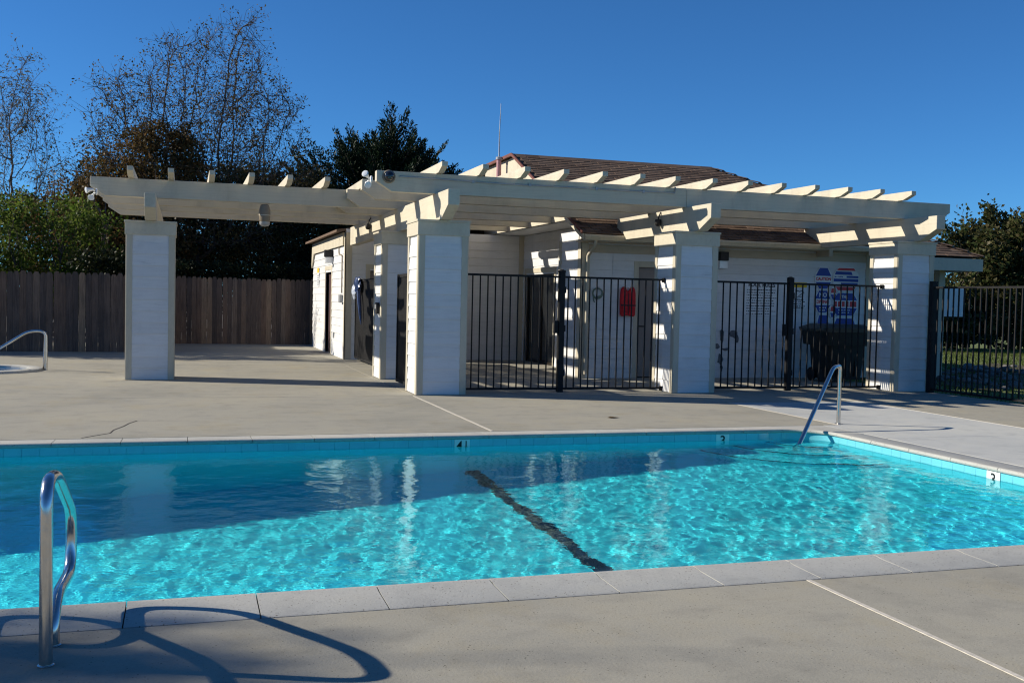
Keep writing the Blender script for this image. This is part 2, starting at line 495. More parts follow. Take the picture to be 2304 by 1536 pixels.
strip(wob(3.17, cy1+.004, 3.17, 14.60, 24, .003), .03).build('joint_filler', M['joint'], deck)
strip(wob(7.55, cy1+.004, 7.55, 13.25, 12, .003), .035).build('joint_filler', M['joint'], deck)
strip(wob(9.75, 2.0, 9.75, 14.6, 24, .003), .02).build('joint_filler', M['joint'], deck)
crk = [(-.95,10.62),(-.86,10.78),(-.74,10.95),(-.70,11.2),(-.62,11.5),(-.60,11.75),(-.52,11.98)]
strip([(a+random.uniform(-.02,.02), b) for a, b in crk], .012, .0025).build('crack', M['crack'], deck)

# pool basin
basin = thing('swimming_pool', 'rectangular swimming pool with pale blue plaster basin', None, (0,0,0), kind='structure')
xs = list(np.linspace(PX0, PX1, 40))
mb = MB()
OVER = .03
wx0, wx1, wy0, wy1 = PX0-OVER, PX1+OVER, PY0-OVER, PY1+OVER
xs = list(np.linspace(wx0, wx1, 48))
for a, b in zip(xs[:-1], xs[1:]):
    za, zb = floor_z(a), floor_z(b)
    mb.add([(a,wy0,za),(b,wy0,zb),(b,wy1,zb),(a,wy1,za)], [(0,1,2,3)])
    mb.add([(a,wy1,za),(b,wy1,zb),(b,wy1,-.012),(a,wy1,-.012)], [(0,1,2,3)])
    mb.add([(a,wy0,za),(b,wy0,zb),(b,wy0,-.012),(a,wy0,-.012)], [(3,2,1,0)])
for x, o in ((wx0, 1), (wx1, -1)):
    z = floor_z(x)
    mb.add([(x,wy0,z),(x,wy1,z),(x,wy1,-.012),(x,wy0,-.012)], [(0,1,2,3)] if o < 0 else [(3,2,1,0)])
pb_ = mb.build('basin', M['plaster'], basin)
receivers = [pb_]
# quarter round steps in the far corner
step_r = [(1.52, -.74), (1.08, -.53), (.66, -.32)]
for i, (rr, zt) in enumerate(step_r):
    poly = [(wx1, wy1)] + [(wx1 - rr*1.0*math.cos(t), wy1 - rr*.86*math.sin(t)) for t in np.linspace(0, math.pi/2, 20)]
    o = MB().prism(poly, 2, -1.2, zt).build('step', M['plaster'], basin); receivers.append(o)
    nose = MB()
    ts = np.linspace(0.02, math.pi/2-.02, 22)
    vs = []
    for t in ts:
        for q, zz in ((.035, .003), (-.004, .003), (-.004, -.012)):
            r_ = rr-q
            vs.append((wx1 - r_*math.cos(t), wy1 - r_*.86*math.sin(t), zt+zz))
    fs = []
    for k in range(len(ts)-1):
        for j in range(2): fs.append((k*3+j, k*3+j+1, k*3+j+4, k*3+j+3))
    nose.add(vs, fs)
    o = nose.build('step_nosing', M['lane'], basin); receivers.append(o)
# lane line of navy tiles across the floor and up the wall
lm = MB()
zf = lambda x: floor_z(x)+.004
lm.add([(2.765,wy0,zf(2.765)),(2.895,wy0,zf(2.895)),(2.895,wy1,zf(2.895)),(2.765,wy1,zf(2.765))], [(0,1,2,3)])
o = lm.build('floor_line', M['lane'], basin); receivers.append(o)
# waterline tiles
tm = MB().box(-.0742,.0742,-.004,.004,-.075,.075).mesh('tile', bevel=.001); tm.materials.append(M['tile'])
x = wx1-.085
while x > -3.2:
    receivers.append(inst('tile', tm, basin, (x, wy1-.004, -.105))); x -= .15
y = wy1-.09
while y > wy0:
    receivers.append(inst('tile', tm, basin, (wx1-.004, y, -.105), rot=(0,0,math.pi/2))); y -= .15
# coping stones
def cop_prof(inner, outer, sgn):
    """outline across the coping: (offset, z); inner edge is a bullnose"""
    pr = [(outer, -.06), (outer, -.004), (outer-sgn*.01, .001), (inner+sgn*.10, .006), (inner+sgn*.05, .012)]
    for k in range(7):
        a = math.pi/2 + math.pi*k/6
        pr.append((inner + sgn*(.022 + .022*math.cos(a)), -.009 + .022*math.sin(a)))
    return pr
def cop_x(x0, x1, inner, outer, sgn):
    MB().prism(cop_prof(inner, outer, sgn), 0, x0, x1).build('coping_stone', M['coping'], basin, origin=((x0+x1)/2, inner, 0), smooth=True)
def cop_y(y0, y1, inner, outer, sgn):
    MB().prism(cop_prof(inner, outer, sgn), 1, y0, y1).build('coping_stone', M['coping'], basin, origin=(inner, (y0+y1)/2, 0), smooth=True)
g = .006
x = -9.0
edges_near = [-0.26+.572*k for k in range(-14, 13)] + [PX1+CW]
for a, b in zip(edges_near[:-1], edges_near[1:]):
    cop_x(a+g/2, b-g/2, PY0, PY0-CW, -1)
edges_far = [-1.18+.60*k for k in range(-12, 13)] + [PX1-.42]
for a, b in zip(edges_far[:-1], edges_far[1:]):
    cop_x(a+g/2, b-g/2, PY1, PY1+CW, 1)
ey = [PY1-.42-.60*k for k in range(9)]
for b, a in zip(ey[:-1], ey[1:]):
    cop_y(a+g/2, b-g/2, PX1, PX1+CW, 1)
cop_y(PY0+g/2, ey[-1]-g/2, PX1, PX1+CW, 1)
# rounded corner stone
cen = (PX1-.42, PY1-.42)
prof = cop_prof(0.0, CW, 1)
vs = []; n = 16
for k in range(n+1):
    a = math.pi/2*k/n
    ca, sa = math.cos(a), math.sin(a)
    for (o_, z_) in prof:
        # inner edge is an arc, the outer edge a tighter square-ish arc
        r_ = .42 + o_
        if o_ > .3: r_ = min(.78/max(ca, sa, .69), 1.09)
        vs.append((cen[0]+r_*ca, cen[1]+r_*sa, z_))
np_ = len(prof); fs = []
for k in range(n):
    for j in range(np_): fs.append((k*np_+j, k*np_+(j+1) % np_, (k+1)*np_+(j+1) % np_, (k+1)*np_+j))
fs.append(tuple(range(np_))); fs.append(tuple(range(n*np_, (n+1)*np_))[::-1])
MB().add(vs, fs).build('coping_stone', M['coping'], basin, smooth=True)
# fillet of wall in that corner (pool wall follows the rounded coping)
vs = []
for k in range(n+1):
    a = math.pi/2*k/n
    vs += [(cen[0]+.445*math.cos(a), cen[1]+.445*math.sin(a), -.02), (cen[0]+.445*math.cos(a), cen[1]+.445*math.sin(a), -1.0)]
fs = [(2*k, 2*k+1, 2*k+3, 2*k+2) for k in range(n)]
o = MB().add(vs, fs).build('corner_wall', M['tile'], basin, smooth=True); receivers.append(o)

# lettering
def text_mesh(txt, size, mat, name, squeeze=1.0, depth=.001, bold=0.0):
    cu = bpy.data.curves.new('tmp', 'FONT'); cu.body = txt; cu.size = size; cu.extrude = depth; cu.offset = bold
    cu.align_x = 'CENTER'; cu.align_y = 'CENTER'; cu.resolution_u = 3
    o = bpy.data.objects.new('tmp', cu); COL.objects.link(o)
    dg = bpy.context.evaluated_depsgraph_get()
    me = bpy.data.meshes.new_from_object(o.evaluated_get(dg)); me.name = name
    for v in me.vertices: v.co.x *= squeeze
    me.materials.clear(); me.materials.append(mat)
    bpy.data.objects.remove(o); bpy.data.curves.remove(cu)
    return me
FACE_S = (math.pi/2, 0, 0)             # readable from -Y
FACE_W = (math.pi/2, 0, -math.pi/2)    # readable from -X
def marker(txt, loc, rot, size, extra=None):
    sgn = Vector((0,-1,0)) if rot == FACE_S else Vector((-1,0,0))
    tw = MB().box(-.082,.082,-.0035,.0035,-.075,.075).mesh('depth_marker', bevel=.0015); tw.materials.append(M['whiteplastic'])
    mo = inst('depth_marker', tw, basin, loc, rot=(0,0,0 if rot == FACE_S else math.pi/2))
    receivers.append(mo)
    def put(t, s, dx, dz, sq=1.0):
        me = text_mesh(t, s, M['ink'], 'numeral', sq, bold=.002)
        o = bpy.data.objects.new('numeral', me); COL.objects.link(o); o.parent = mo
        WL[o.name] = Vector(loc)
        if rot == FACE_S: o.location = (dx, -.0048, dz); o.rotation_euler = FACE_S
        else:
            o.location = (dx, -.0048, dz); o.rotation_euler = (math.pi/2, 0, 0)
        receivers.append(o)
    put(txt, size, 0 if not extra else -.03, 0)
    if extra:
        put('1', .075, .042, .03); put('2', .075, .042, -.04)
        bar = MB().box(.016,.068,-.0055,-.0045,-.006,.0).mesh('numeral'); bar.materials.append(M['ink'])
        o = bpy.data.objects.new('numeral', bar); COL.objects.link(o); o.parent = mo; WL[o.name] = Vector(loc); receivers.append(o)
    return mo
marker('4', (2.735, wy1-.012, -.107), FACE_S, .15, True)
marker('3', (5.765, wy1-.012, -.107), FACE_S, .15)
mk = marker('3', (wx1-.012, 7.44, -.107), FACE_W, .15)
mk.rotation_euler = (0, 0, -math.pi/2)

# water: waves are real geometry so that they bend light
def build_water():
    rng = np.random.default_rng(3)
    x0, x1, y0, y1 = wx0-.01, wx1+.02, wy0-.02, wy1+.012
    gx = np.concatenate([np.linspace(x0, -3.9, 50, endpoint=False), np.arange(-3.9, x1, .0135), [x1]])
    gy = np.concatenate([np.arange(y0, y1, .0135), [y1]])
    X, Y = np.meshgrid(gx, gy)
    Z = np.zeros_like(X)
    def patch(a, b, p):                                       # slow variation of the chop over the pool
        return .7+.3*np.sin(X*a+p)*np.sin(Y*b+p*1.7)
    for k in range(130):
        lam = .055*(10**(rng.random()**1.25*.98))
        th = rng.normal(R(-25), .95) if k % 4 else rng.random()*2*math.pi
        kk = 2*math.pi/lam
        slope = .004*(lam/.25)**.45
        ph = rng.random()*6.28
        wob = .9*np.sin(X*rng.uniform(.8,2.2)+k)+.9*np.sin(Y*rng.uniform(.8,2.2)-k)
        Z += slope/kk*patch(rng.uniform(.3,1.3), rng.uniform(.3,1.3), rng.random()*6)*np.sin(kk*(math.cos(th)*X+math.sin(th)*Y)+ph+wob)
    f = Z[:, 200:-2]
    curv = (f[1:-1, 2:]+f[1:-1, :-2]+f[2:, 1:-1]+f[:-2, 1:-1]-4*f[1:-1, 1:-1])/.0135**2
    Z *= CURV/curv.std()*np.clip(.62+.075*(X+1.5), .5, 1.15)      # ripples shaped flatter over the deep end to keep its sunlit floor bright
    ny, nx = X.shape
    top = np.stack([X, Y, ZW+Z], -1).reshape(-1, 3)
    i = np.arange(ny-1)[:, None]*nx+np.arange(nx-1)[None, :]
    quads = np.stack([i, i+1, i+nx+1, i+nx], -1).reshape(-1, 4)
    ring = np.array(list(range(nx))+[r*nx+nx-1 for r in range(1, ny)]+[(ny-1)*nx+c for c in range(nx-2, -1, -1)]+[r*nx for r in range(ny-2, 0, -1)])
    m_ = len(ring); nb = len(top)
    rim = top[ring].copy()                                   # separate rim so that the surface keeps clean normals
    bot = rim.copy(); bot[:, 2] = -3.4
    cen_ = np.array([[(x0+x1)/2, (y0+y1)/2, -3.4]])
    a_ = np.arange(m_); b_ = (a_+1) % m_
    side = np.stack([nb+b_, nb+a_, nb+m_+a_, nb+m_+b_], -1)
    tri = np.stack([nb+m_+b_, nb+m_+a_, np.full(m_, nb+2*m_)], -1)
    V = np.concatenate([top, rim, bot, cen_]).astype(np.float32)
    nq = len(quads)+len(side)
    loops = np.concatenate([quads.ravel(), side.ravel(), tri.ravel()]).astype(np.int32)
    tot = np.concatenate([np.full(nq, 4), np.full(m_, 3)]).astype(np.int32)
    st = np.concatenate([[0], np.cumsum(tot)[:-1]]).astype(np.int32)
    me = bpy.data.meshes.new('pool_water')
    me.vertices.add(len(V)); me.vertices.foreach_set('co', V.ravel())
    me.loops.add(len(loops)); me.loops.foreach_set('vertex_index', loops)
    me.polygons.add(len(tot)); me.polygons.foreach_set('loop_start', st); me.polygons.foreach_set('loop_total', tot)
    sm = np.zeros(len(tot), dtype=bool); sm[:len(quads)] = True
    me.polygons.foreach_set('use_smooth', sm)
    me.update(calc_edges=True)
    me.materials.append(M['water'])
    o = bpy.data.objects.new('pool_water', me)
    link(o); tag(o, 'rippled turquoise water filling the swimming pool', kind='structure')
    o.cycles.is_caustics_caster = True
    return o
CURV = 0.68
water = build_water()
for o in receivers: o.cycles.is_caustics_receiver = True
# ------------------------------------------------------------------ pergola
SID = .184                                       # siding course height
CWD = .74                                        # column width
def siding_board(name, length, mat):
    """lap board along X, centred; the lower edge stands proud"""
    L = length/2
    me = MB().prism([(0, 0), (-.017, 0), (-.018, .004), (-.006, SID-.001), (0, SID-.001)], 0, -L, L).mesh(name)
    me.materials.append(mat); return me
pergola = thing('pergola', 'cream timber pergola on five square white-sided columns beside the pool', 'pergola', (7.4, 15.1, 0))
col_board = siding_board('siding_board', CWD-2*.092, M['white'])
trim_me = MB().prism([(-.046,-.012),(.046,-.012),(.046,.010),(-.046,.010)], 2, 0, 2.345).mesh('corner_board', bevel=.002)
trim_me.materials.append(M['trim'])
cap_mb = lambda: None
def column(cx, y0, label=None):
    cy = y0+CWD/2
    core = MB().box(cx-CWD/2+.012, cx+CWD/2-.012, y0+.012, y0+CWD-.012, -.02, 2.5)
    c = core.build('column', M['white'], pergola, origin=(cx, cy, 0), label=label)
    for rot, dx, dy in ((0, 0, -1), (math.pi/2, 1, 0), (math.pi, 0, 1), (-math.pi/2, -1, 0)):
        for k in range(13):
            z = .01+k*SID
            if z+SID > 2.40: break
            inst('siding_board', col_board, c, (cx+dx*(CWD/2-.012), cy+dy*(CWD/2-.012), z), rot=(0,0,rot))
        for s in (-1, 1):
            off = s*(CWD/2-.046)
            inst('corner_board', trim_me, c, (cx+dx*(CWD/2-.002)+(off if dx == 0 else 0)*(-dy if dy else 1), cy+dy*(CWD/2-.002)+(off if dy == 0 else 0), .004), rot=(0,0,rot))
    capm = MB()
    h = CWD/2
    for a, z0, z1 in ((.022, 2.345, 2.54), (.034, 2.54, 2.572)):
        capm.box(cx-h-a, cx+h+a, cy-h-a, cy+h+a, z0, z1)
    capm.build('column_cap', M['cream'], c, bevel=.003)
    return c
ROW1, ROW2 = 14.73, 17.65
XC = (-.55, 3.60, 7.74, 11.91)
column(XC[1], ROW1); column(XC[2], ROW1); column(XC[3], ROW1)
column(XC[0], ROW2); column(XC[1], ROW2)

def cross_beam(xc, y0, y1, w=.17, back=True):
    z0, zm, z1 = 2.574, 2.75, 2.972
    pr = [(y0, z1), (y0, zm), (y0+.40, z0)]
    pr += [(y1-.40, z0), (y1, zm), (y1, z1)] if back else [(y1, z0), (y1, z1)]
    MB().prism(pr, 0, xc-w/2, xc+w/2).build('cross_beam', M['cream_y'], pergola, origin=(xc, (y0+y1)/2, 0), bevel=.004)
cross_beam(XC[1], 14.17, 23.2, back=False)
cross_beam(XC[2], 14.15, 17.75)
cross_beam(XC[3], 14.15, 18.0)
cross_beam(XC[0], 17.10, 23.2)
def main_beam(x0, x1, yc, w=.14, lend=True, rend=True, mat='cream_x'):
    z0, zm, z1 = 2.975, 3.12, 3.275
    pr = [(x1, z1)]
    pr += [(x0, z1), (x0, zm), (x0+.23, z0)] if lend else [(x0, z1), (x0, z0)]
    pr += [(x1-.23, z0), (x1, zm)] if rend else [(x1, z0)]
    MB().prism(pr, 1, yc-w/2, yc+w/2).build('main_beam', M[mat], pergola, origin=((x0+x1)/2, yc, 0), bevel=.004)
main_beam(2.64, 7.665, 15.065, rend=False); main_beam(7.669, 12.80, 15.065, lend=False)
main_beam(2.64, 12.80, 16.375)
main_beam(2.64, 12.80, 17.93)
main_beam(2.64, 7.6, 19.41, rend=False)
main_beam(-1.495, 3.55, 18.072, rend=False)
for yy in (19.552, 20.85, 22.33):
    main_beam(-1.495, 3.55, yy, rend=False)
main_beam(3.56, 7.6, 20.85, lend=False, rend=False); main_beam(3.56, 7.6, 22.33, lend=False, rend=False)
def rafter(x, y0, y1, w=.09):

    z0, zm, z1 = 3.277, 3.33, 3.417
    pr = [(y0, z1), (y0, zm+.02), (y0+.22, z0), (y1-.2, z0), (y1, zm+.02), (y1, z1)]
    MB().prism(pr, 0, x, x+w).build('rafter', M['cream_y'], pergola, origin=(x, (y0+y1)/2, 3.3), bevel=.003)
for k in range(14):
    x = 3.54+.6283*k
    rafter(x + random.uniform(-.012, .012), 14.66+random.uniform(-.015, .015), 22.9 if x < 6.6 else 18.25)
for k in range(7):
    rafter(-.918+.627*k + random.uniform(-.012, .012), 17.47+random.uniform(-.015, .015), 22.95)
# conduit along the front beam
cm = MB()
cpts = [(2.98,14.985,3.20),(3.6,14.985,3.195),(4.6,14.985,3.178),(5.6,14.985,3.185),(6.6,14.985,3.182),(7.30,14.985,3.19),(7.44,14.979,3.19),(7.46,14.979,3.26),(7.46,15.01,3.285)]
cm.tube(cpts, .011, 8)
cn = cm.build('conduit', M['grey'], pergola, smooth=True)
for xx in (4.1, 5.0, 6.1, 6.9):
    MB().box(xx-.02, xx+.02, 14.972, 14.997, 3.165, 3.205).build('conduit_clip', M['grey'], cn)

# things fixed to the pergola
def flood_light(loc, label, aim):
    t = thing('flood_light', label, 'flood light', loc, 'twin flood lights on beam ends')
    x, y, z = loc
    MB().lathe([(.055, 0), (.055, .02), (.03, .03)], (x, y, z), 14, 'x').build('base_plate', M['whiteplastic'], t, smooth=True)
    for k, (dy, dz) in enumerate(((-.06, .03), (.05, -.05))):
        a = Vector(aim[k]).normalized()
        c0 = Vector((x-.02, y+dy*.3, z+dz*.3)); c1 = Vector((x-.05, y+dy, z+dz))
        hd = MB(); hd.tube([c0, c1], .014, 8)
        hd.tube([c1-a*.02, c1+a*.02, c1+a*.05, c1+a*.095, c1+a*.10], [.018, .026, .030, .052, .050], 16)
        h = hd.build('lamp_head', M['whiteplastic'], t, smooth=True)
        MB().tube([c1+a*.098, c1+a*.106, c1+a*.110], [.046, .04, .016], 16).build('lens', M['lens'], h, smooth=True)
    return t
flood_light((2.545, 14.97, 3.13), 'white twin flood light on the left end of the front pergola beam', ((-.5,-.7,.35), (.1,-.9,-.35)))
flood_light((-1.40, 17.92, 3.02), 'white twin flood light at the far left tip of the left pergola wing', ((-.8,-.4,-.2), (-.2,-.8,-.5)))
t = thing('dome_camera', 'smoked black dome camera on the front pergola beam beside the flood light', 'camera', (2.82, 14.99, 3.19))
MB().lathe([(.098, 0), (.098, -.02), (.085, -.035)], (2.82, 14.998, 3.19), 24, 'y').build('mount_ring', M['tanplastic'], t, smooth=True)
MB().lathe([(.078, -.03), (.076, -.055), (.062, -.085), (.036, -.104), (.004, -.110)], (2.82, 14.998, 3.19), 24, 'y').build('dome', M['domeglass'], t, smooth=True)
t = thing('loudspeaker', 'tan bell-shaped speaker hanging under the left pergola beams', 'speaker', (1.27, 17.9, 2.6))
MB().lathe([(.045, .36), (.07, .345), (.092, .27), (.098, .18), (.092, .10), (.075, .045), (.06, .03)], (1.27, 18.05, 2.60), 20).build('housing', M['tanplastic'], t, smooth=True)
MB().lathe([(.088, .075), (.084, .03), (.06, .005), (.01, -.004)], (1.27, 18.05, 2.585), 20).build('grille', M['grey'], t, smooth=True)
MB().lathe([(.1, .165), (.1, .178)], (1.27, 18.05, 2.60), 20).build('band', M['trim'], t, smooth=True)
def spot(loc, label):
    t = thing('spot_camera', label, 'camera', loc, 'small black cameras on cross beams')
    x, y, z = loc
    MB().tube([(x+.06, y, z+.17), (x+.02, y-.02, z+.10), (x, y-.03, z+.04)], .011, 8).build('bracket', M['blackmatte'], t, smooth=True)
    MB().lathe([(.02, .05), (.05, .045), (.056, 0), (.05, -.045), (.03, -.065), (.004, -.07)], (x, y-.03, z), 16).build('body', M['blackmatte'], t, smooth=True)
spot((XC[1]-.15, 20.5, 2.83), 'small black camera on the long left cross beam')
spot((XC[2]-.15, 15.9, 2.79), 'small black camera on the middle cross beam behind its column')

# ------------------------------------------------------------------ clubhouse
club = thing('clubhouse', 'white lap-sided clubhouse with brown shingle roof behind the pergola', 'clubhouse', (8.5, 19, 0))
YF, XW, YB, XL = 17.86, 7.0, 23.36, 3.45
def board_len(L):
    key = round(L, 3)
    if key not in board_len.c: board_len.c[key] = siding_board('siding_board', L, M['white'])
    return board_len.c[key]
board_len.c = {}
def wall(name, a, b, z1, facing, openings=(), z0=.0, th=.16, mat='white'):
    """siding wall between 2D points a,b; facing rot: 0=-Y, -90=-X ; openings (s0,s1,zb,zt) along a->b; returns core"""
    a, b = Vector((a[0], a[1], 0)), Vector((b[0], b[1], 0))
    d = (b-a); L = d.length; d.normalize()
    rot = {'S': 0.0, 'W': -math.pi/2, 'E': math.pi/2}[facing]
    n = {'S': Vector((0,-1,0)), 'W': Vector((-1,0,0)), 'E': Vector((1,0,0))}[facing]
    mb = MB()
    segs = []                                           # solid pieces of the core
    cuts = sorted(set([0, L]+[s for o in openings for s in o[:2]]))
    for s0, s1 in zip(cuts[:-1], cuts[1:]):
        mid = (s0+s1)/2
        op = [o for o in openings if o[0] < mid < o[1]]
        rng_ = [(z0, z1)] if not op else [(z0, op[0][2]), (op[0][3], z1)]
        for za, zb in rng_:
            if zb-za < .01: continue
            p, q = a+d*s0, a+d*s1; r_, s_ = p-n*th, q-n*th
            xs_ = [p.x, q.x, r_.x, s_.x]; ys_ = [p.y, q.y, r_.y, s_.y]
            mb.box(min(xs_), max(xs_), min(ys_), max(ys_), za, zb)
    mid = (a+b)/2
    core = mb.build(name, M[mat], club, origin=(mid.x, mid.y, 0))
    z = z0
    while z < z1-.02:
        pieces = [(0, L)]
        for o in openings:
            if o[2] < z+SID*.6 and o[3] > z+SID*.4:
                new = []
                for s0, s1 in pieces:
                    if o[1] <= s0 or o[0] >= s1: new.append((s0, s1)); continue
                    if o[0]-s0 > .03: new.append((s0, o[0]))
                    if s1-o[1] > .03: new.append((o[1], s1))
                pieces = new
        for s0, s1 in pieces:
            p = a+d*((s0+s1)/2)+n*.001
            inst('siding_board', board_len(s1-s0), core, (p.x, p.y, z), rot=(0,0,rot))
        z += SID
    return core
def boardbox(name, x0, x1, y0, y1, z0, z1, mat='trim', parent=None, label=None):
    return MB().box(x0, x1, y0, y1, z0, z1).build(name, M[mat], parent or club, origin=((x0+x1)/2, (y0+y1)/2, z0), bevel=.003, label=label)
def door(name, x0, x1, y, z1, mat, parent=None, th=.05, label=None):
    """door in a wall facing -Y with its casing"""
    d = MB().box(x0, x1, y+.06, y+.06+th, .02, z1).build(name, M[mat], parent or club, origin=((x0+x1)/2, y, 0), label=label)
    cs = MB().box(x0-.10, x0, y-.022, y+.06, 0, z1+.11).box(x1, x1+.10, y-.022, y+.06, 0, z1+.11).box(x0, x1, y-.022, y+.06, z1, z1+.11)
    cs.build('casing', M['trim'], d, bevel=.003)
    MB().tube([(x0+.07, y+.06, .98), (x0+.07, y+.0, .98), (x0+.16, y-.005, .98)], .012, 8).build('handle', M['bronze'], d, smooth=True)
    return d
# front wall
XR = 13.32
FD0, FD1 = 8.16, 9.06
wall('front_wall', (XW, YF), (XR, YF), 2.72, 'S', [(FD0-XW, FD1-XW, 0, 2.10)])
door('door', FD0, FD1, YF, 2.10, 'tan_door', label='taupe door in the clubhouse front wall')
boardbox('corner_board', XW-.024, XW+.12, YF-.03, YF-.004, 0, 2.6); boardbox('corner_board', XW-.03, XW-.004, YF-.03, YF+.12, 0, 2.6)
boardbox('corner_board', XR-.12, XR+.02, YF-.03, YF-.004, 0, 2.6)
boardbox('frieze_board', XW+.13, XR-.13, YF-.032, YF-.004, 2.34, 2.49, 'soffit')
boardbox('panel_batten', XW+.62, XW+.632, YF-.024, YF-.016, .95, 2.3, 'white')
# west returns and recessed west wall with dark glass doors
XV, YV = 7.68, 19.0
wall('west_pier_wall', (XW, YF+.13), (XW, YV), 2.75, 'W')
boardbox('corner_board', XW-.03, XW+.0, YV-.11, YV+.02, 0, 2.6)
MB().box(XW, XV, YV-.1, YV, 0, 2.75).build('return_wall', M['white'], club)
G1, G2 = (21.15, 23.1), (19.25, 20.35)
wall('west_wall', (XV, YV), (XV, YB), 2.95, 'W', [(G2[0]-YV, G2[1]-YV, 0, 2.06), (G1[0]-YV, G1[1]-YV, 0, 2.06)])
for (g0, g1) in (G1, G2):
    fr = MB()
    for yy in (g0, (g0+g1)/2-.03, g1-.05): fr.box(XV+.02, XV+.08, yy, yy+.05, 0, 2.06)
    fr.box(XV+.02, XV+.08, g0, g1, 2.0, 2.06); fr.box(XV+.02, XV+.08, g0, g1, .0, .06)
    d = fr.build('glass_door', M['bronze'], club, origin=(XV, (g0+g1)/2, 0), label='dark glazed door facing the entry court')
    MB().box(XV+.045, XV+.055, g0+.03, g1-.03, .05, 2.02).build('pane', M['glass'], d)
    cs = MB().box(XV-.03, XV+.02, g0-.1, g0, 0, 2.17).box(XV-.03, XV+.02, g1, g1+.1, 0, 2.17).box(XV-.03, XV+.02, g0, g1, 2.06, 2.17)
    cs.build('casing', M['trim'], d, bevel=.003)
boardbox('corner_board', XV-.13, XV-.005, YB-.03, YB-.004, 0, 2.95)
# back wall of the entry court and the left wing
BD0, BD1 = 4.0, 4.9
wall('court_wall', (XL, YB), (XV, YB), 2.95, 'S', [(BD0-XL, BD1-XL, 0, 2.06)])
door('door', BD0, BD1, YB, 2.06, 'tan_door', label='taupe door at the back of the entry court')
boardbox('corner_board', XL-.03, XL+.13, YB-.03, YB-.004, 0, 2.87); boardbox('corner_board', XL-.03, XL-.002, YB-.03, YB+.10, 0, 2.87)
YE = 29.45
WD0, WD1 = 25.62, 26.72
wall('left_wing_wall', (XL, YB+.11), (XL, YE), 2.58, 'W', [(WD0-YB-.11, WD1-YB-.11, 0, 2.08)])
dw = MB().box(XL+.07, XL+.12, WD0, WD1, .0, 2.08).build('door', M['brown_door'], club, origin=(XL, 26.1, 0), label='dark brown doorway in the sunlit left wing')
MB().box(XL-.024, XL+.07, WD1, WD1+.10, 0, 2.18).box(XL-.024, XL+.07, WD0-.10, WD0, 0, 2.18).box(XL-.024, XL+.07, WD0, WD1, 2.08, 2.18).build('casing', M['cream'], dw, bevel=.003)
MB().prism([(YB+.12, 2.585), (YE-.4, 2.585), (YE+.02, 2.2), (YE+.06, 2.3), (YE-.05, 2.87), (YB+.12, 2.87)], 0, XL-.06, XL-.022).build('fascia', M['cream'], club)
boardbox('wall_end', XL+.001, XL+.2, YE, YE+.04, 0, 2.58, 'trim')
# left wing roof: shallow brown slab
MB().add([(XL-.22,YB+.02,2.875),(9,YB+.02,3.75),(9,YE+.2,3.75),(XL-.22,YE+.2,2.875),(XL-.22,YB+.02,2.93),(9,YB+.02,3.82),(9,YE+.2,3.82),(XL-.22,YE+.2,2.93)],
         [(0,1,2,3),(7,6,5,4),(0,4,5,1),(1,5,6,2),(2,6,7,3),(3,7,4,0)]).build('left_wing_roof', M['shingle'], club)

# main roof
RY0, RZ0, RY1, RZ1 = 17.45, 2.655, 21.8, 4.62
RX0, RX1, RXE = 6.82, 11.76, 15.45
slope = (RZ1-RZ0)/(RY1-RY0)
def roof_z(y): return RZ0+slope*(y-RY0)
EX = 17.08                                    # lower eave of the right part
# deck under the shingles
rb = MB()
rb.add([(RX0,RY0,RZ0),(13.5,RY0,RZ0),(13.5,EX,roof_z(EX)),(RXE,EX,roof_z(EX)),(RX1,RY1,RZ1),(RX0,RY1,RZ1)], [(0,1,2,3,4,5)])
rb.add([(RX0,RY1,RZ1),(RX1,RY1,RZ1),(RX1,24.3,RZ1-.02),(RX0,24.3,RZ1-.02)], [(0,1,2,3)])
rb.add([(RX1,RY1,RZ1),(RXE,EX,roof_z(EX)),(RXE,26.5,roof_z(EX)),(RX1,24.3,RZ1-.02)], [(0,1,2,3)])
rb.add([(RX0,24.3,RZ1-.02),(RX1,24.3,RZ1-.02),(RXE,28.5,2.6),(RX0,28.5,2.6)], [(0,1,2,3)])
rb.build('roof', M['shingle'], club)
# shingles laid in courses on the front slope, nearest 300 singly, the others joined
SE, SW = .135, .30
sl_len = math.hypot(RY1-RY0, RZ1-RZ0); uy, uz = (RY1-RY0)/sl_len, (RZ1-RZ0)/sl_len
sh_me = []
for vseed in range(4):
    w_ = SW*random.uniform(.93, .99)/2
    me = MB().add([(-w_,-.008,.006),(w_,-.008,.006),(w_,SE*1.25,.002),(-w_,SE*1.25,.002),(-w_,-.008,.020),(w_,-.008,.020),(w_,SE*1.25,.006),(-w_,SE*1.25,.006)],
                  [(4,5,6,7),(0,4,7,3),(1,2,6,5),(0,1,5,4)]).mesh('shingle')
    me.materials.append(M['shingle']); sh_me.append(me)
roof_o = [o for o in bpy.data.objects if o.name == 'roof'][0]
rot_x = math.atan2(uz, uy)
cand = []
ncourse = int((sl_len+.42)/SE)
for k in range(-3, ncourse):
    s = k*SE
    y, z = RY0+uy*s, RZ0+uz*s
    if y > RY1-.05: break
    xmax = RX1+(RXE-RX1)*(RY1-y)/(RY1-EX)
    xmin = RX0 if k >= 0 else 13.5
    x = xmin+.15+(.15 if k % 2 else 0)
    while x < xmax-.1:
        cand.append((x, y, z, k)); x += SW
rng = random.Random(5)
vis = [c for c in cand if 0 <= c[3] < 9 and c[0] < 11.6][:300]
vset = set((c[0], c[3]) for c in vis)
for (x, y, z, k) in vis:
    inst('shingle', rng.choice(sh_me), roof_o, (x+rng.uniform(-.008,.008), y+rng.uniform(-.004,.004), z+rng.uniform(0,.006)), rot=(rot_x, 0, 0))
rest = MB()
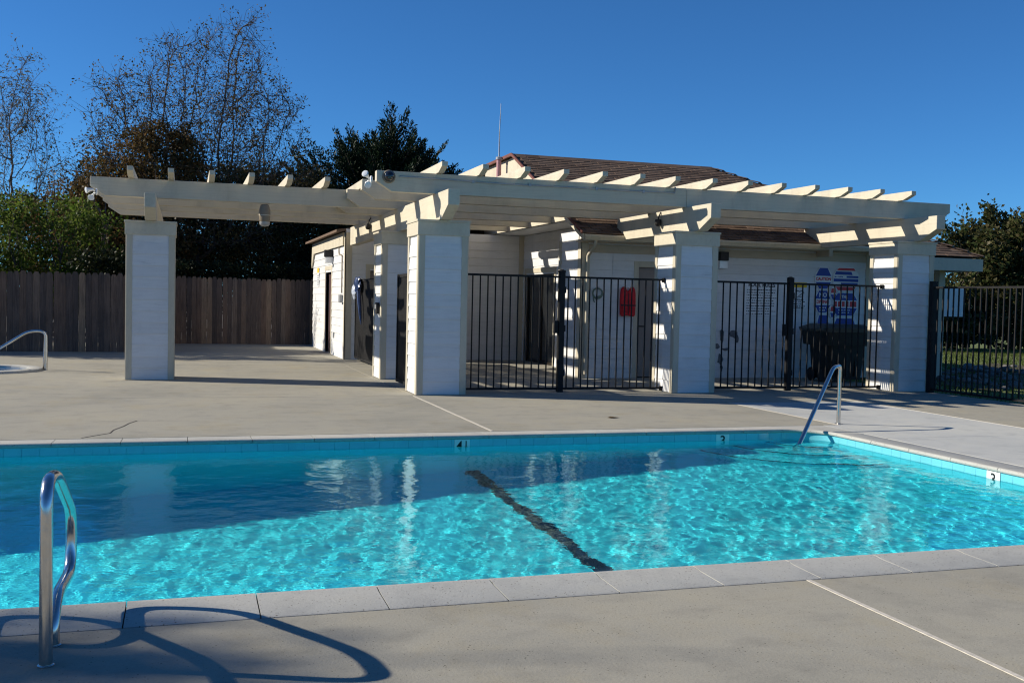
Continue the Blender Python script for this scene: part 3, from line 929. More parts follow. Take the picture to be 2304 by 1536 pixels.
for (x, y, z, k) in cand:
    if (x, k) in vset: continue
    me = rng.choice(sh_me); dx, dz = rng.uniform(-.008,.008), rng.uniform(0,.006)
    c_, s_ = math.cos(rot_x), math.sin(rot_x)
    rest.add([(x+dx+v.co.x, y+v.co.y*c_-v.co.z*s_, z+dz+v.co.y*s_+v.co.z*c_) for v in me.vertices], [tuple(p.vertices) for p in me.polygons])
rest.build('shingles', M['shingle'], roof_o, kind='stuff')
# ridge and hip caps
n = 16
for i in range(n):
    a = RX0+(RX1-RX0)*i/n; b = RX0+(RX1-RX0)*(i+1)/n
    MB().prism([(RY1-.14, RZ1-.045), (RY1, RZ1+.03), (RY1+.14, RZ1+.02), (RY1+.14, RZ1+.005), (RY1, RZ1+.012), (RY1-.14, RZ1-.06)], 0, a+.004, b).build('ridge_cap', M['shingle'], roof_o, origin=(a, RY1, RZ1))
h0, h1 = Vector((RX1, RY1, RZ1+.015)), Vector((RXE, EX, roof_z(EX)+.015))
hd = (h1-h0); nl = 20
side = hd.cross(Vector((0,0,1))).normalized()
for i in range(nl):
    p = h0+hd*(i/nl); q = h0+hd*((i+1)/nl)
    lift = Vector((0,0,.02)); tl = Vector((0,0,.03))
    MB().add([p-side*.12-lift, p+lift*.2, p+side*.12-lift, q-side*.12-lift+tl, q+lift*.2+tl, q+side*.12-lift+tl,
              q-side*.12-lift, q+lift*.2, q+side*.12-lift], [(0,1,4,3),(1,2,5,4),(3,4,7,6),(4,5,8,7)]).build('hip_cap', M['shingle'], roof_o, origin=tuple(p))
# gable facing west, lit by the sun
MB().prism([(18.2, 2.975), (24.2, 2.975), (24.2, RZ1-.03), (RY1, RZ1-.03), (18.2, roof_z(18.2)-.02)], 0, RX0+.10, RX0+.14).build('gable_wall', M['cream'], club)
MB().box(RX0+.15, XV, 18.2, YB-.03, 2.955, 2.972).build('gable_soffit', M['white'], club)
MB().prism([(RY0-.02, RZ0-.10), (RY0-.02, RZ0+.0), (18.4, roof_z(18.4)-.01), (18.4, roof_z(18.4)-.10)], 0, RX0+.02, RX0+.055).build('rake_board', M['cream'], club)
MB().prism([(RY0-.03, RZ0+.0), (RY0-.03, RZ0+.04), (RY1, RZ1+.045), (24.3, RZ1+.03), (24.3, RZ1-.03), (RY1, RZ1-.02)], 0, RX0-.01, RX0+.02).build('flashing', M['redoxide'], club)
# eave: soffit, gutter, fascia
MB().box(RX0+.06, 13.5, RY0+.05, YF, RZ0-.13, RZ0-.11).build('soffit', M['soffit'], club)
def gutter(x0, x1, y, z, name='gutter'):
    MB().prism([(y, z), (y-.11, z), (y-.12, z-.03), (y-.09, z-.10), (y, z-.11)], 0, x0, x1).build(name, M['cream'], club, bevel=.003)
gutter(RX0+.06, 13.46, RY0+.045, RZ0-.012)
MB().tube(fillet([(7.10, RY0-.01, RZ0-.11), (7.10, RY0, RZ0-.2), (7.10, YF-.07, RZ0-.38), (7.10, YF-.07, .08)], .06), .035, 10).build('downspout', M['trim'], club, smooth=True)
MB().box(12.02,12.10, RY0-.05, YF-.01, 2.42, 2.56).build('eave_bracket', M['soffit'], club)
# right porch: deep fascia, post, panel
zE = roof_z(EX)
boardbox('fascia', 13.52, RXE-.02, EX-.005, EX+.035, zE-.28, zE-.03, 'cream')
boardbox('fascia', RXE-.06, RXE-.02, EX+.04, 22, zE-.28, zE-.03, 'cream')
MB().box(13.4, RXE-.08, EX+.04, YF+3, zE-.10, zE-.08).build('porch_soffit', M['soffit'], club)
boardbox('porch_post', 14.83, 14.98, 17.62, 17.77, -.1, zE-.1, 'trim')
MB().box(XR, XR+.14, YF, 27, -.1, 2.62).build('side_wall', M['white'], club)
MB().box(XL+.3, XR, 26.9, 27.05, -.1, 2.62).build('rear_wall', M['white'], club)
# conduit and small boxes on the left wing
MB().tube(fillet([(XL-.035, 23.72, 1.5), (XL-.035, 23.72, 2.35), (XL-.035, 24.25, 2.42), (XL-.035, 24.25, 2.72), (XL-.05, 24.05, 2.76), (XL-.05, 23.9, 2.70)], .05), .014, 8).build('conduit', M['tanplastic'], club, smooth=True)
boardbox('junction_box', XL-.09, XL-.02, 23.66, 23.86, 1.28, 1.46, 'grey')
boardbox('outlet_cover', XL-.04, XL-.02, 25.0, 25.09, .42, .56, 'grey')
# grey patches where paint has peeled on the front wall
rng = random.Random(11)
for (x, z, w_, h_) in ((9.95,.82,.06,.16),(10.22,.86,.12,.10),(9.85,.62,.09,.07),(10.05,.56,.10,.04),(9.93,.36,.07,.14),(9.62,.62,.08,.08),(10.3,.74,.05,.08),(9.97,.2,.04,.07)):
    pts = [(x+w_*math.cos(t)*rng.uniform(.5,1.1), z+h_*math.sin(t)*rng.uniform(.5,1.1)) for t in np.linspace(0, 2*math.pi, 11)[:-1]]
    MB().prism(pts, 1, YF-.0215, YF-.0195).build('peeled_patch', M['patch'], club)
# antenna and vent pipe
t = thing('antenna', 'thin whip antenna on a pink vent pipe above the clubhouse gable', 'antenna', (6.75, 22.5, 4.0))
MB().tube([(6.75,22.5,3.9),(6.75,22.5,4.62)], .055, 14).build('vent_pipe', M['pinkpipe'], t, smooth=True)
MB().lathe([(.075,0),(.075,.05),(.05,.06)], (6.75,22.5,4.60), 14).build('pipe_cap', M['grey'], t, smooth=True)
MB().tube([(6.75,22.5,4.64),(6.75,22.5,5.2),(6.77,22.5,5.86)], [.016,.012,.006], 8).build('whip', M['grey'], t, smooth=True)

# wall lamps
def wall_lamp(loc, rot, label):
    t = thing('wall_lamp', label, 'wall lamp', loc, 'box wall lamps'); x, y, z = loc
    n_ = Vector((0,-1,0)) if rot == 'S' else Vector((-1,0,0)); s_ = Vector((1,0,0)) if rot == 'S' else Vector((0,-1,0))
    def bx(a0, a1, d0, d1, z0, z1, nm, mt):
        ps = [Vector(loc)+s_*a+n_*d for a in (a0, a1) for d in (d0, d1)]
        MB().box(min(p.x for p in ps), max(p.x for p in ps), min(p.y for p in ps), max(p.y for p in ps), z+z0, z+z1).build(nm, M[mt], t, bevel=.006)
    bx(-.09, .09, 0, .20, .0, .17, 'housing', 'blackmatte'); bx(-.085, .085, .0, .17, -.15, -.001, 'diffuser', 'lens')
wall_lamp((9.86, YF-.02, 2.27), 'S', 'dark box wall lamp on the front wall right of the middle column')
wall_lamp((XL-.02, 25.45, 2.38), 'W', 'dark box wall lamp above the sunlit left wing doorway')

# ------------------------------------------------------------------ signs and wall-hung things
def sign(name, label, loc, w, h, facing='S', frame=None, group=None):
    t = thing(name, label, 'sign', loc, group)
    x, y, z = loc
    if facing == 'S':
        MB().box(x-w/2, x+w/2, y-.008, y, z-h/2, z+h/2).build('panel', M['signwhite'], t)
    else:
        MB().box(x-.008, x, y-w/2, y+w/2, z-h/2, z+h/2).build('panel', M['signwhite'], t)
    return t
def put_text(t, txt, size, x, y, z, mat, squeeze=1.0, bold=0.0, rot=FACE_S, name='lettering'):
    me = text_mesh(txt, size, M[mat], name, squeeze, .0008, bold)
    o = bpy.data.objects.new(name, me); link(o, t, (x, y, z)); o.rotation_euler = rot; return o
def scribble(t, x0, x1, zs, y, hgt, mat='ink', seed=1, along='x'):
    """lines of small print, too small to read: one row of short marks per line"""
    r_ = random.Random(seed); mb = MB()
    for z in zs:
        x = x0; end = x1-r_.random()*.25*(x1-x0)
        while x < end:
            wd = r_.uniform(.012, .05)
            if along == 'x': mb.box(x, min(x+wd, end), y-.0012, y, z-hgt*.5, z+hgt*.5*r_.uniform(.5,1))
            else: mb.box(y-.0012, y, x, min(x+wd, end), z-hgt*.5, z+hgt*.5)
            x += wd+r_.uniform(.008, .018)
    mb.build('print', M[mat], t, kind='stuff')
YS = YF-.022
t = sign('pool_rules_sign', 'large white pool rules notice on the front wall behind the gate', (10.80, YS, 1.565), .78, .66)
put_text(t, 'POOL RULES', .105, 10.80, YS-.009, 1.825, 'ink', 1.0, .004)
scribble(t, 10.47, 11.15, [1.73-.052*k for k in range(10)], YS-.0085, .018, seed=3)
t = sign('resuscitation_sign', 'narrow white notice with yellow header beside the gate post', (11.66, YS, 1.64), .32, .52)
MB().box(11.50, 11.82, YS-.0105, YS-.008, 1.80, 1.90).build('header', M['yellow'], t)
MB().tube([(11.57,YS-.01,1.74),(11.66,YS-.01,1.72),(11.72,YS-.01,1.745),(11.76,YS-.01,1.69),(11.68,YS-.01,1.66),(11.60,YS-.01,1.60),(11.70,YS-.01,1.62)], .008, 5).build('pictogram', M['ink'], t)
scribble(t, 11.53, 11.79, [1.56,1.52,1.47,1.43,1.40], YS-.0085, .022, seed=5)
def octagon(cx, cz, w, h, cut):
    a, b, c = w/2, h/2, cut
    return [(cx-a, cz-b+c), (cx-a+c*.8, cz-b), (cx+a-c*.8, cz-b), (cx+a, cz-b+c), (cx+a, cz+b-c), (cx+a-c*.8, cz+b), (cx-a+c*.8, cz+b), (cx-a, cz+b-c)]
def oct_sign(name, label, cx, cz, w, h, cut, group):
    t = thing(name, label, 'sign', (cx, YS, cz), group)
    MB().prism(octagon(cx, cz, w, h, cut), 1, YS-.006, YS).build('panel', M['signwhite'], t)
    return t
def band(t, cx, z0, z1, w0, w1, mat, nm='band', y=YS-.0075):
    """horizontal coloured band, tapering from w0 (bottom) to w1 (top)"""
    MB().add([(cx-w0/2,y,z0),(cx+w0/2,y,z0),(cx+w1/2,y,z1),(cx-w1/2,y,z1),(cx-w0/2,YS-.006,z0),(cx+w0/2,YS-.006,z0),(cx+w1/2,YS-.006,z1),(cx-w1/2,YS-.006,z1)],
             [(0,1,2,3),(0,4,5,1),(1,5,6,2),(2,6,7,3),(3,7,4,0)]).build(nm, M[mat], t)
GRP = 'blue and red octagonal pool warning signs'
c = 12.20
t = oct_sign('caution_sign', 'blue octagonal CAUTION sign, upper left of the warning signs', c, 2.0, .38, .44, .13, GRP)
band(t, c, 2.045, 2.205, .36, .18, 'signblue'); band(t, c, 1.79, 1.92, .18, .36, 'signblue')
put_text(t, 'CAUTION', .085, c, YS-.008, 1.982, 'signred', .92, .004)
t = oct_sign('no_diving_sign', 'blue octagonal NO DIVING sign below the CAUTION sign', c, 1.53, .38, .46, .13, GRP)
band(t, c, 1.585, 1.75, .36, .18, 'signblue'); band(t, c, 1.315, 1.46, .18, .36, 'signblue')
put_text(t, 'NO', .12, c, YS-.0085, 1.66, 'signwhite', .95, .004); put_text(t, 'DIVING', .095, c, YS-.008, 1.523, 'signred', .9, .004)
scribble(t, c-.08, c+.09, [1.41, 1.36], YS-.008, .03, 'signwhite', 8)
t = oct_sign('small_warning_sign', 'lowest small blue warning sign half hidden by the bin', c+.02, 1.16, .30, .26, .09, GRP)
band(t, c+.02, 1.08, 1.26, .27, .18, 'signblue')
c2 = 12.73
t = oct_sign('warning_sign', 'wide octagonal warning sign with red top strip, upper right', c2, 1.985, .60, .50, .15, GRP)
band(t, c2, 2.165, 2.215, .44, .36, 'signred'); band(t, c2-.06, 2.08, 2.145, .42, .36, 'signblue'); band(t, c2, 1.94, 2.0, .58, .58, 'signblue'); band(t, c2+.15, 2.02, 2.06, .28, .28, 'signblue')
band(t, c2+.08, 1.86, 1.92, .38, .40, 'signblue'); band(t, c2, 1.765, 1.84, .36, .48, 'signred')
scribble(t, c2-.27, c2-.05, [2.04], YS-.008, .03, 'signblue', 9)
t = oct_sign('adult_supervision_sign', 'wide octagonal sign with red lettering band, right of NO DIVING', c2, 1.49, .60, .50, .15, GRP)
band(t, c2, 1.565, 1.71, .56, .36, 'signblue'); band(t, c2, 1.26, 1.41, .38, .56, 'signblue')
put_text(t, 'THE', .085, c2-.02, YS-.0085, 1.635, 'signwhite', .95, .003)
for k in range(6): band(t, c2-.23+.092*k, 1.435, 1.545, .07, .06, 'signred', 'red_block')
scribble(t, c2-.16, c2+.16, [1.37, 1.32], YS-.008, .022, 'signwhite', 12)
t = oct_sign('lower_warning_sign', 'wide blue octagonal sign directly above the bin', c2, 1.12, .58, .22, .08, GRP)
band(t, c2, 1.05, 1.2, .52, .38, 'signblue')
for k, z in enumerate((1.70, 1.33)):
    cx_ = 12.445
    t = oct_sign('narrow_sign', ('upper' if k == 0 else 'lower') + ' narrow red and blue sign between the octagonal columns', cx_, z, .14, .26, .05, GRP)
    band(t, cx_, z+.01, z+.10, .12, .09, 'signred'); band(t, cx_, z-.11, z-.02, .06, .12, 'signblue')
# notices on the left wing and on the front wall beside the middle column
t = sign('notice', 'small white notice with yellow header on the sunlit left wing', (XL-.022, 28.2, 1.93), .34, .50, 'W')
MB().box(XL-.034, XL-.030, 28.03, 28.37, 2.05, 2.18).build('header', M['yellow'], t)
mb = MB()
for k in range(5): mb.box(XL-.034, XL-.030, 28.08, 28.32, 1.72+.06*k, 1.75+.06*k)
mb.build('print', M['grey'], t, kind='stuff')
t = sign('small_notice', 'small white notice low beside the middle column', (9.72, YS, 1.62), .16, .34)
scribble(t, 9.66, 9.79, [1.75,1.70,1.64,1.56,1.50], YS-.0085, .02, seed=15)
# coiled hose on a hook
t = thing('coiled_hose', 'small coil of green hose hanging on the front wall left of the red vest', 'hose', (7.32, YF-.05, 1.6))
rg = random.Random(4)
mb = MB()
pts = []
for k in range(64):
    a = k/64*2*math.pi*4
    r_ = .095+.008*math.sin(k*1.7)+rg.uniform(-.004,.004)
    pts.append((7.32+r_*math.cos(a), YF-.045-.006*math.sin(k*.9), 1.585+r_*math.sin(a)))
pts += [(7.24,YF-.04,1.50),(7.25,YF-.04,1.44),(7.27,YF-.04,1.42)]
mb.tube(pts, .011, 6); mb.build('hose', M['hose'], t, smooth=True)
MB().tube([(7.33,YF-.02,1.70),(7.33,YF-.075,1.69),(7.33,YF-.08,1.72)], .008, 6).build('hook', M['grey'], t, smooth=True)
# red vest
t = thing('life_vest', 'red life vest hanging on the front wall left of the taupe door', 'life vest', (7.93, YF-.06, 1.72))
rg = random.Random(2)
prof = [(.0,1.19),(.10,1.16),(.145,1.18),(.155,1.40),(.15,1.58),(.135,1.68),(.10,1.725),(.055,1.715),(.035,1.66),(.0,1.63)]
outl = [(7.925+a, z) for a, z in prof] + [(7.925-a, z) for a, z in prof[-2:0:-1]]
MB().prism(outl, 1, YF-.10, YF-.025).build('vest_shell', M['red'], t, bevel=.014, smooth=True)
MB().box(7.918,7.932,YF-.106,YF-.1005,1.20,1.60).build('zip', M['ink'], t)
for s in (-1, 1):
    MB().box(7.925+s*.075-.05,7.925+s*.075+.05,YF-.118,YF-.1005,1.24,1.36).build('pocket', M['red'], t, bevel=.01)
MB().tube(arc((7.925,YF-.055,1.665), .055, 0, math.pi, 10, ((1,0,0),(0,0,1))), .012, 8).build('neck_rim', M['signwhite'], t, smooth=True)
MB().box(7.775,8.075,YF-.102,YF-.096,1.36,1.385).build('strap', M['ink'], t)
# key box on the back column, bag on the mesh gate
t = thing('key_box', 'small black key box on the rear left column', 'key box', (3.22, 17.95, 1.2))
MB().box(3.165,3.215,17.78,17.92,1.13,1.33).build('box', M['blackmatte'], t, bevel=.006)
MB().box(3.155,3.166,17.80,17.90,1.22,1.30).build('keypad', M['grey'], t)

# ------------------------------------------------------------------ wheeled bin
t = thing('trash_bin', 'dark wheeled bin with wide grey lid under the warning signs', 'trash bin', (11.95, 16.95, 0))
def frust(mb, cx, cy, z0, z1, w0, d0, w1, d1, r=.05, seg=4):
    def ring(w_, d_, z):
        out = []
        for (sx, sy, a0) in ((1,1,0),(-1,1,90),(-1,-1,180),(1,-1,270)):
            for k in range(seg+1):
                a = R(a0+90*k/seg)
                out.append((cx+sx*(w_/2-r)+r*math.cos(a), cy+sy*(d_/2-r)+r*math.sin(a), z))
        return out
    a, b = ring(w0, d0, z0), ring(w1, d1, z1); n_ = len(a)
    mb.add(a+b, [tuple(range(n_))[::-1], tuple(range(n_, 2*n_))]+[(i, (i+1) % n_, n_+(i+1) % n_, n_+i) for i in range(n_)])
mb = MB(); frust(mb, 11.95, 16.95, .06, .70, .70, .62, .78, .72); frust(mb, 11.95, 16.95, .70, .955, .98, .86, 1.05, .90)
mb.build('body', M['bin'], t, smooth=True)
for k in range(3): MB().box(11.72+.2*k, 11.76+.2*k, 16.60, 16.64, .12, .70).build('rib', M['bin'], t)
mb = MB(); frust(mb, 11.93, 16.95, .955, 1.03, 1.06, .94, 1.10, .96); frust(mb, 11.93, 16.97, 1.03, 1.10, 1.08, .94, .80, .62)
mb.tube([(11.42,16.55,.99),(11.36,16.55,1.0),(11.36,17.3,1.0),(11.42,17.3,.99)], .028, 8)
mb.build('lid', M['binlid'], t, smooth=True)
for s in (-.35, .35):
    MB().lathe([(.04,-.03),(.12,-.03),(.13,-.02),(.13,.02),(.12,.03),(.04,.03)], (11.95+s-.02, 17.22, .13), 18, 'x').build('wheel', M['blackmatte'], t, smooth=True)
MB().lathe([(.04,-.03),(.12,-.03),(.13,-.02),(.13,.02),(.12,.03),(.04,.03)], (11.55, 16.78, .13), 18, 'y').build('wheel', M['blackmatte'], t, smooth=True)

# ------------------------------------------------------------------ iron fences and gates
pick = unitbox('picket', M['black'])
def iron_panel(t, p0, p1, z0, z1, n, rail=.032, pk=.018, ends=True):
    a, b = Vector(p0), Vector(p1); d = (b-a); L = d.length; d.normalize(); ang = math.atan2(d.y, d.x)
    for z in (z0, z1):
        m_ = (a+b)/2
        inst('rail', pick, t, (m_.x, m_.y, z), (L, rail, rail), (0,0,ang))
    for k in range(n):
        p = a+d*(L*(k+.5)/n)
        inst('picket', pick, t, (p.x, p.y, (z0+z1)/2), (pk, pk, z1-z0), (0,0,ang))
    return t
GY = 15.10
def gate_run(x0, x1, xp, n0, n1, label, plabel):
    t = thing('iron_gate', label, 'gate', ((x0+x1)/2, GY, 0), 'black iron gates between the columns')
    iron_panel(t, (x0, GY, 0), (xp-.05, GY, 0), .055, 1.80, n0)
    iron_panel(t, (xp+.05, GY, 0), (x1, GY, 0), .055, 1.80, n1)
    MB().box(xp-.045, xp+.045, GY-.045, GY+.045, 0, 1.87).build('gate_post', M['black'], t, bevel=.004)
    MB().lathe([(.062,0),(.062,.03),(.02,.05)], (xp, GY, 1.868), 12).build('post_cap', M['black'], t)
    for z in (.3, 1.0, 1.6):
        MB().tube([(xp+.05,GY-.03,z-.05),(xp+.05,GY-.03,z+.05)], .018, 8).build('hinge', M['black'], t, smooth=True)
    MB().box(xp-.12, xp-.05, GY-.03, GY+.03, .92, 1.12).build('latch_box', M['black'], t, bevel=.004)
    for z in (.055, 1.80):
        MB().box(x1-.01, x1+.025, GY-.03, GY+.03, z-.04, z+.03).build('wall_bracket', M['black'], t)
    return t
gate_run(XC[1]+.375, XC[2]-.40, 5.60, 13, 14, 'black iron gate and panel between the front left and middle columns', '')
gate_run(XC[2]+.375, XC[3]-.40, 9.70, 12, 14, 'black iron gate and panel between the middle and right columns', '')
t = thing('iron_fence', 'black iron picket fence running right from the last column past the lawn', 'fence', (12.15, 12, 0))
iron_panel(t, (12.15, 14.5, 0), (12.15, 9.3, 0), .06, 1.79, 42, .034, .02)
iron_panel(t, (12.15, 9.3, 0), (12.15, 4.1, 0), .06, 1.79, 42, .034, .02)
for yy in (14.56, 9.3, 4.1):
    MB().box(12.10, 12.20, yy-.05, yy+.05, 0, 1.90).build('fence_post', M['black'], t, bevel=.004)
# dark mesh gates that close the left side
def mesh_gate(x, y0, y1, label):
    t = thing('mesh_gate', label, 'gate', (x, (y0+y1)/2, 0), 'dark mesh gates on the left side')
    fr = MB().box(x-.02,x+.02,y0,y0+.05,.06,1.80).box(x-.02,x+.02,y1-.05,y1,.06,1.80).box(x-.02,x+.02,y0+.05,y1-.05,.06,.11).box(x-.02,x+.02,y0+.05,y1-.05,1.75,1.80)
    fr.build('frame', M['black'], t)
    mb = MB(); n_ = int((y1-y0)/.028)
    for k in range(n_): mb.box(x-.004, x+.004, y0+.05+k*.028, y0+.05+k*.028+.021, .11, 1.75)
    mb.build('mesh_screen', M['black'], t, kind='stuff')
    MB().box(x-.03,x+.03,y0-.07,y0-.005,0,1.88).build('gate_post', M['black'], t)
    return t
mesh_gate(3.62, 18.55, 22.95, 'dark mesh gate between the rear left column and the left wing')
mesh_gate(3.30, 15.56, 16.55, 'dark mesh gate seen edge-on between the two left columns')
t = thing('plastic_bag', 'crumpled navy plastic bag tied to the top of the mesh gate', 'bag', (3.58, 22.3, 1.5))
rg = random.Random(9)
def crumple(c, rx, ry, rz, seed, mat, nm, t):
    bm = bmesh.new(); bmesh.ops.create_icosphere(bm, subdivisions=3, radius=1)
    r_ = random.Random(seed)
    ph = [(Vector((r_.uniform(-1,1), r_.uniform(-1,1), r_.uniform(-1,1)))*6, r_.random()*6) for _ in range(6)]
    for v in bm.verts:
        k = 1+sum(math.sin(v.co.dot(a)+p) for a, p in ph)*.07
        v.co = Vector((v.co.x*rx*k, v.co.y*ry*k, v.co.z*rz*k))+Vector(c)-WL[t.name]
    me = bpy.data.meshes.new(nm); bm.to_mesh(me); bm.free(); me.materials.append(M[mat])
    link(bpy.data.objects.new(nm, me), t, WL[t.name])
crumple((3.54,22.2,1.68), .07,.30,.17, 1, 'bluebag', 'bag_body', t)
crumple((3.52,22.5,1.52), .06,.14,.14, 2, 'palebag', 'bag_fold', t)
mb = MB(); mb.tube([(3.55,22.1,1.55),(3.54,21.95,1.3),(3.55,21.85,1.0),(3.56,21.80,.84)], [.05,.045,.03,.008], 7); mb.build('bag_tail', M['bluebag'], t, smooth=True)

# ------------------------------------------------------------------ hand rails
def rail(name, label, loc): return thing(name, label, 'hand rail', loc, 'stainless steel pool rails')
t = rail('hand_rail', 'stainless grab rail in the near left foreground on the deck', (-.51, 4.2, 0))
xr = -.51
pts = fillet([(xr,4.105,-.02),(xr,4.105,.71),(xr,4.55,.69),(xr+.012,4.93,.40),(xr+.012,4.92,.17),(xr,4.50,.16),(xr,4.33,.09),(xr,4.33,-.02)], [.16,.20,.12,.10,.10,.10], 8)
pts = fillet([(xr,4.105,-.02),(xr,4.105,.700),(xr,4.42,.675),(xr+.01,4.93,.42),(xr+.01,4.90,.16),(xr,4.47,.17),(xr,4.34,.10),(xr,4.34,-.02)], [.13,.12,.14,.12,.08,.06], 8)
MB().tube(pts, .0245, 16).build('tube', M['steel'], t, smooth=True)
for yy in (4.105, 4.34): MB().lathe([(.031,0),(.031,.003),(.026,.006)], (xr, yy, .001), 18).build('base_ring', M['steel'], t, smooth=True)
t = rail('hand_rail', 'second stainless grab rail of the near pair, left of the first', (-1.07, 4.2, 0))
MB().tube([p_-Vector((.56,0,0)) for p_ in pts], .0245, 16).build('tube', M['steel'], t, smooth=True)
for yy in (4.105, 4.34): MB().lathe([(.031,0),(.031,.003),(.026,.006)], (xr-.56, yy, .001), 18).build('base_ring', M['steel'], t, smooth=True)
t = rail('hand_rail', 'stainless stair rail at the far right corner of the pool', (7.59, 10.61, 0))
dirv = Vector((-1.05,-.80,0)).normalized()
b0 = Vector((7.59,10.66,0))
pts = fillet([b0+Vector((0,0,-.02)), b0+Vector((0,0,.715)), b0+dirv*.26+Vector((0,0,.70)), b0+dirv*1.38+Vector((0,0,-.13)), b0+dirv*1.50+Vector((0,0,-.24)), b0+dirv*1.52+Vector((0,0,-.72))], [.07,.09,.02,.06], 6)
MB().tube(pts, .024, 14).build('tube', M['steel'], t, smooth=True)
MB().lathe([(.05,0),(.05,.004),(.03,.010)], (b0.x, b0.y, .001), 18).build('base_ring', M['steel'], t, smooth=True)
t = rail('hand_rail', 'stainless rail leading into the round spa at the left edge', (-2.37, 19.8, 0))
pts = fillet([(-2.34,19.75,-.02),(-2.34,19.75,.70),(-2.62,19.72,.70),(-3.5,19.55,.10),(-3.6,19.55,-.5)], [.16,.14,.1], 8)
mb = MB(); mb.tube(pts, .025, 12)
pts = fillet([(-2.42,20.1,-.02),(-2.36,19.80,.62),(-2.36,19.76,.68)], [.05], 4); mb.tube(pts, .02, 10)
mb.build('tube', M['steel'], t, smooth=True)

# spa
t = thing('spa', 'round spa with a pale raised rim at the left edge', 'spa', (-3.42, 19.85, 0))
vs = []; prof = [(1.02,-.3),(1.02,.0),(1.0,.035),(.96,.045),(.82,.045),(.79,.03),(.78,-.3)]
n_ = 24
for k in range(n_):
    a0, a1 = 2*math.pi*k/n_+.004, 2*math.pi*(k+1)/n_-.004
    mb = MB(); vv = []
    for a in (a0, (a0+a1)/2, a1): vv += [(-3.42+r_*math.cos(a), 19.85+r_*math.sin(a), z) for r_, z in prof]
    m_ = len(prof); ff = []
    for s in range(2):
        for j in range(m_): ff.append((s*m_+j, s*m_+(j+1) % m_, (s+1)*m_+(j+1) % m_, (s+1)*m_+j))
    ff += [tuple(range(m_)), tuple(range(2*m_, 3*m_))]
    mb.add(vv, ff).build('rim_stone', M['coping'], t, origin=(-3.42+.9*math.cos(a0), 19.85+.9*math.sin(a0), 0), smooth=True)
MB().lathe([(.8,-.05),(.8,.004)], (-3.42,19.85,0), 40).build('spa_water', M['spawater'], t)

# ------------------------------------------------------------------ wooden fences
def fence_board(seed):
    r_ = random.Random(seed); w = .068
    pts = [(-w,0),(w,0),(w,.965),(w*.55,1.0),(-w*.55,1.0),(-w,.965)]
    me = MB().prism(pts, 1, -.009, .009).mesh('board'); me.materials.append(M['fence']); return me
fb = fence_board(1)
def wood_fence(label, x0, x1, y, h, loc, seed):
    t = thing('wooden_fence', label, 'fence', loc)
    r_ = random.Random(seed); x = x0
    while x < x1:
        w = r_.uniform(.92, 1.06)
        hh = h+r_.uniform(-.02, .025)
        inst('board', fb, t, (x, y+r_.uniform(-.006,.006), -.02), (w, 1, hh), (0, r_.uniform(-.004,.004), r_.uniform(-.03,.03)))
        x += .136*w+r_.uniform(.001,.004)
    for z in (.35, .95, 1.55):
        MB().box(x0-.1, x1, y+.012, y+.05, z, z+.09).build('rail', M['fence'], t)
    xx = x0
    while xx < x1:
        MB().box(xx, xx+.09, y+.052, y+.14, -.1, h-.1).build('post', M['fence'], t); xx += 2.4
    return t
wood_fence('weathered brown board fence behind the spa', -9.0, -.95, 25.95, 1.86, (-4.2,25.95,0), 1)
wood_fence('weathered brown board fence between the left column and the left wing', -1.0, 3.75, 30.45, 1.90, (1.2,30.45,0), 2)
t = thing('wooden_fence', 'short return of the board fence behind the left column', 'fence', (-.92, 28.2, 0))
r_ = random.Random(3); y = 26.05
while y < 30.4:
    inst('board', fb, t, (-.92, y, -.02), (1,1,1.88+r_.uniform(-.02,.02)), (0,0,math.pi/2)); y += .145
# dry leaf on the deck
t = thing('dry_leaf', 'small curled brown leaf lying on the deck near the far pool edge', 'leaf', (5.02, 11.6, 0))
MB().add([(4.94,11.6,.006),(5.0,11.56,.02),(5.10,11.59,.008),(5.0,11.65,.014),(5.02,11.6,.003)], [(0,1,4),(1,2,4),(2,3,4),(3,0,4)]).build('blade', M['leaf_russet'], t)
#@@PART3@@
# ------------------------------------------------------------------ vegetation
def mesh_from(name, v, f, mat, smooth=False):
    me = bpy.data.meshes.new(name)
    v = np.asarray(v, dtype=np.float32); f = np.asarray(f, dtype=np.int32)
    me.vertices.add(len(v)); me.vertices.foreach_set('co', v.ravel())
    n = f.shape[1]
    me.loops.add(f.size); me.loops.foreach_set('vertex_index', f.ravel())
    me.polygons.add(len(f)); me.polygons.foreach_set('loop_start', np.arange(0, f.size, n)); me.polygons.foreach_set('loop_total', np.full(len(f), n))
    if smooth: me.polygons.foreach_set('use_smooth', np.ones(len(f), dtype=bool))
    me.update(calc_edges=True); me.validate()
    me.materials.append(mat); return me
def leaves(P, D, size, rng, aspect=.55, droop=0.0, flat=None):
    """one bent leaf (2 quads) at each point P heading roughly along D"""
    n = len(P)
    d = D + rng.normal(0, .7, (n, 3)); d[:, 2] -= droop
    d /= np.linalg.norm(d, axis=1, keepdims=True)
    a = rng.normal(0, 1, (n, 3))
    if flat is not None: a = a*.6+np.array(flat)
    s = np.cross(d, a); s /= np.linalg.norm(s, axis=1, keepdims=True)+1e-9
    nn = np.cross(s, d)
    L = (size*rng.uniform(.6, 1.35, n))[:, None]; Wd = L*aspect*.5
    base = P; mid = P+d*L*.5+nn*L*.08; tip = P+d*L
    V = np.stack([base, mid+s*Wd, tip, mid-s*Wd], 1).reshape(-1, 3)
    F = np.arange(n*4).reshape(n, 4)
    return V, F
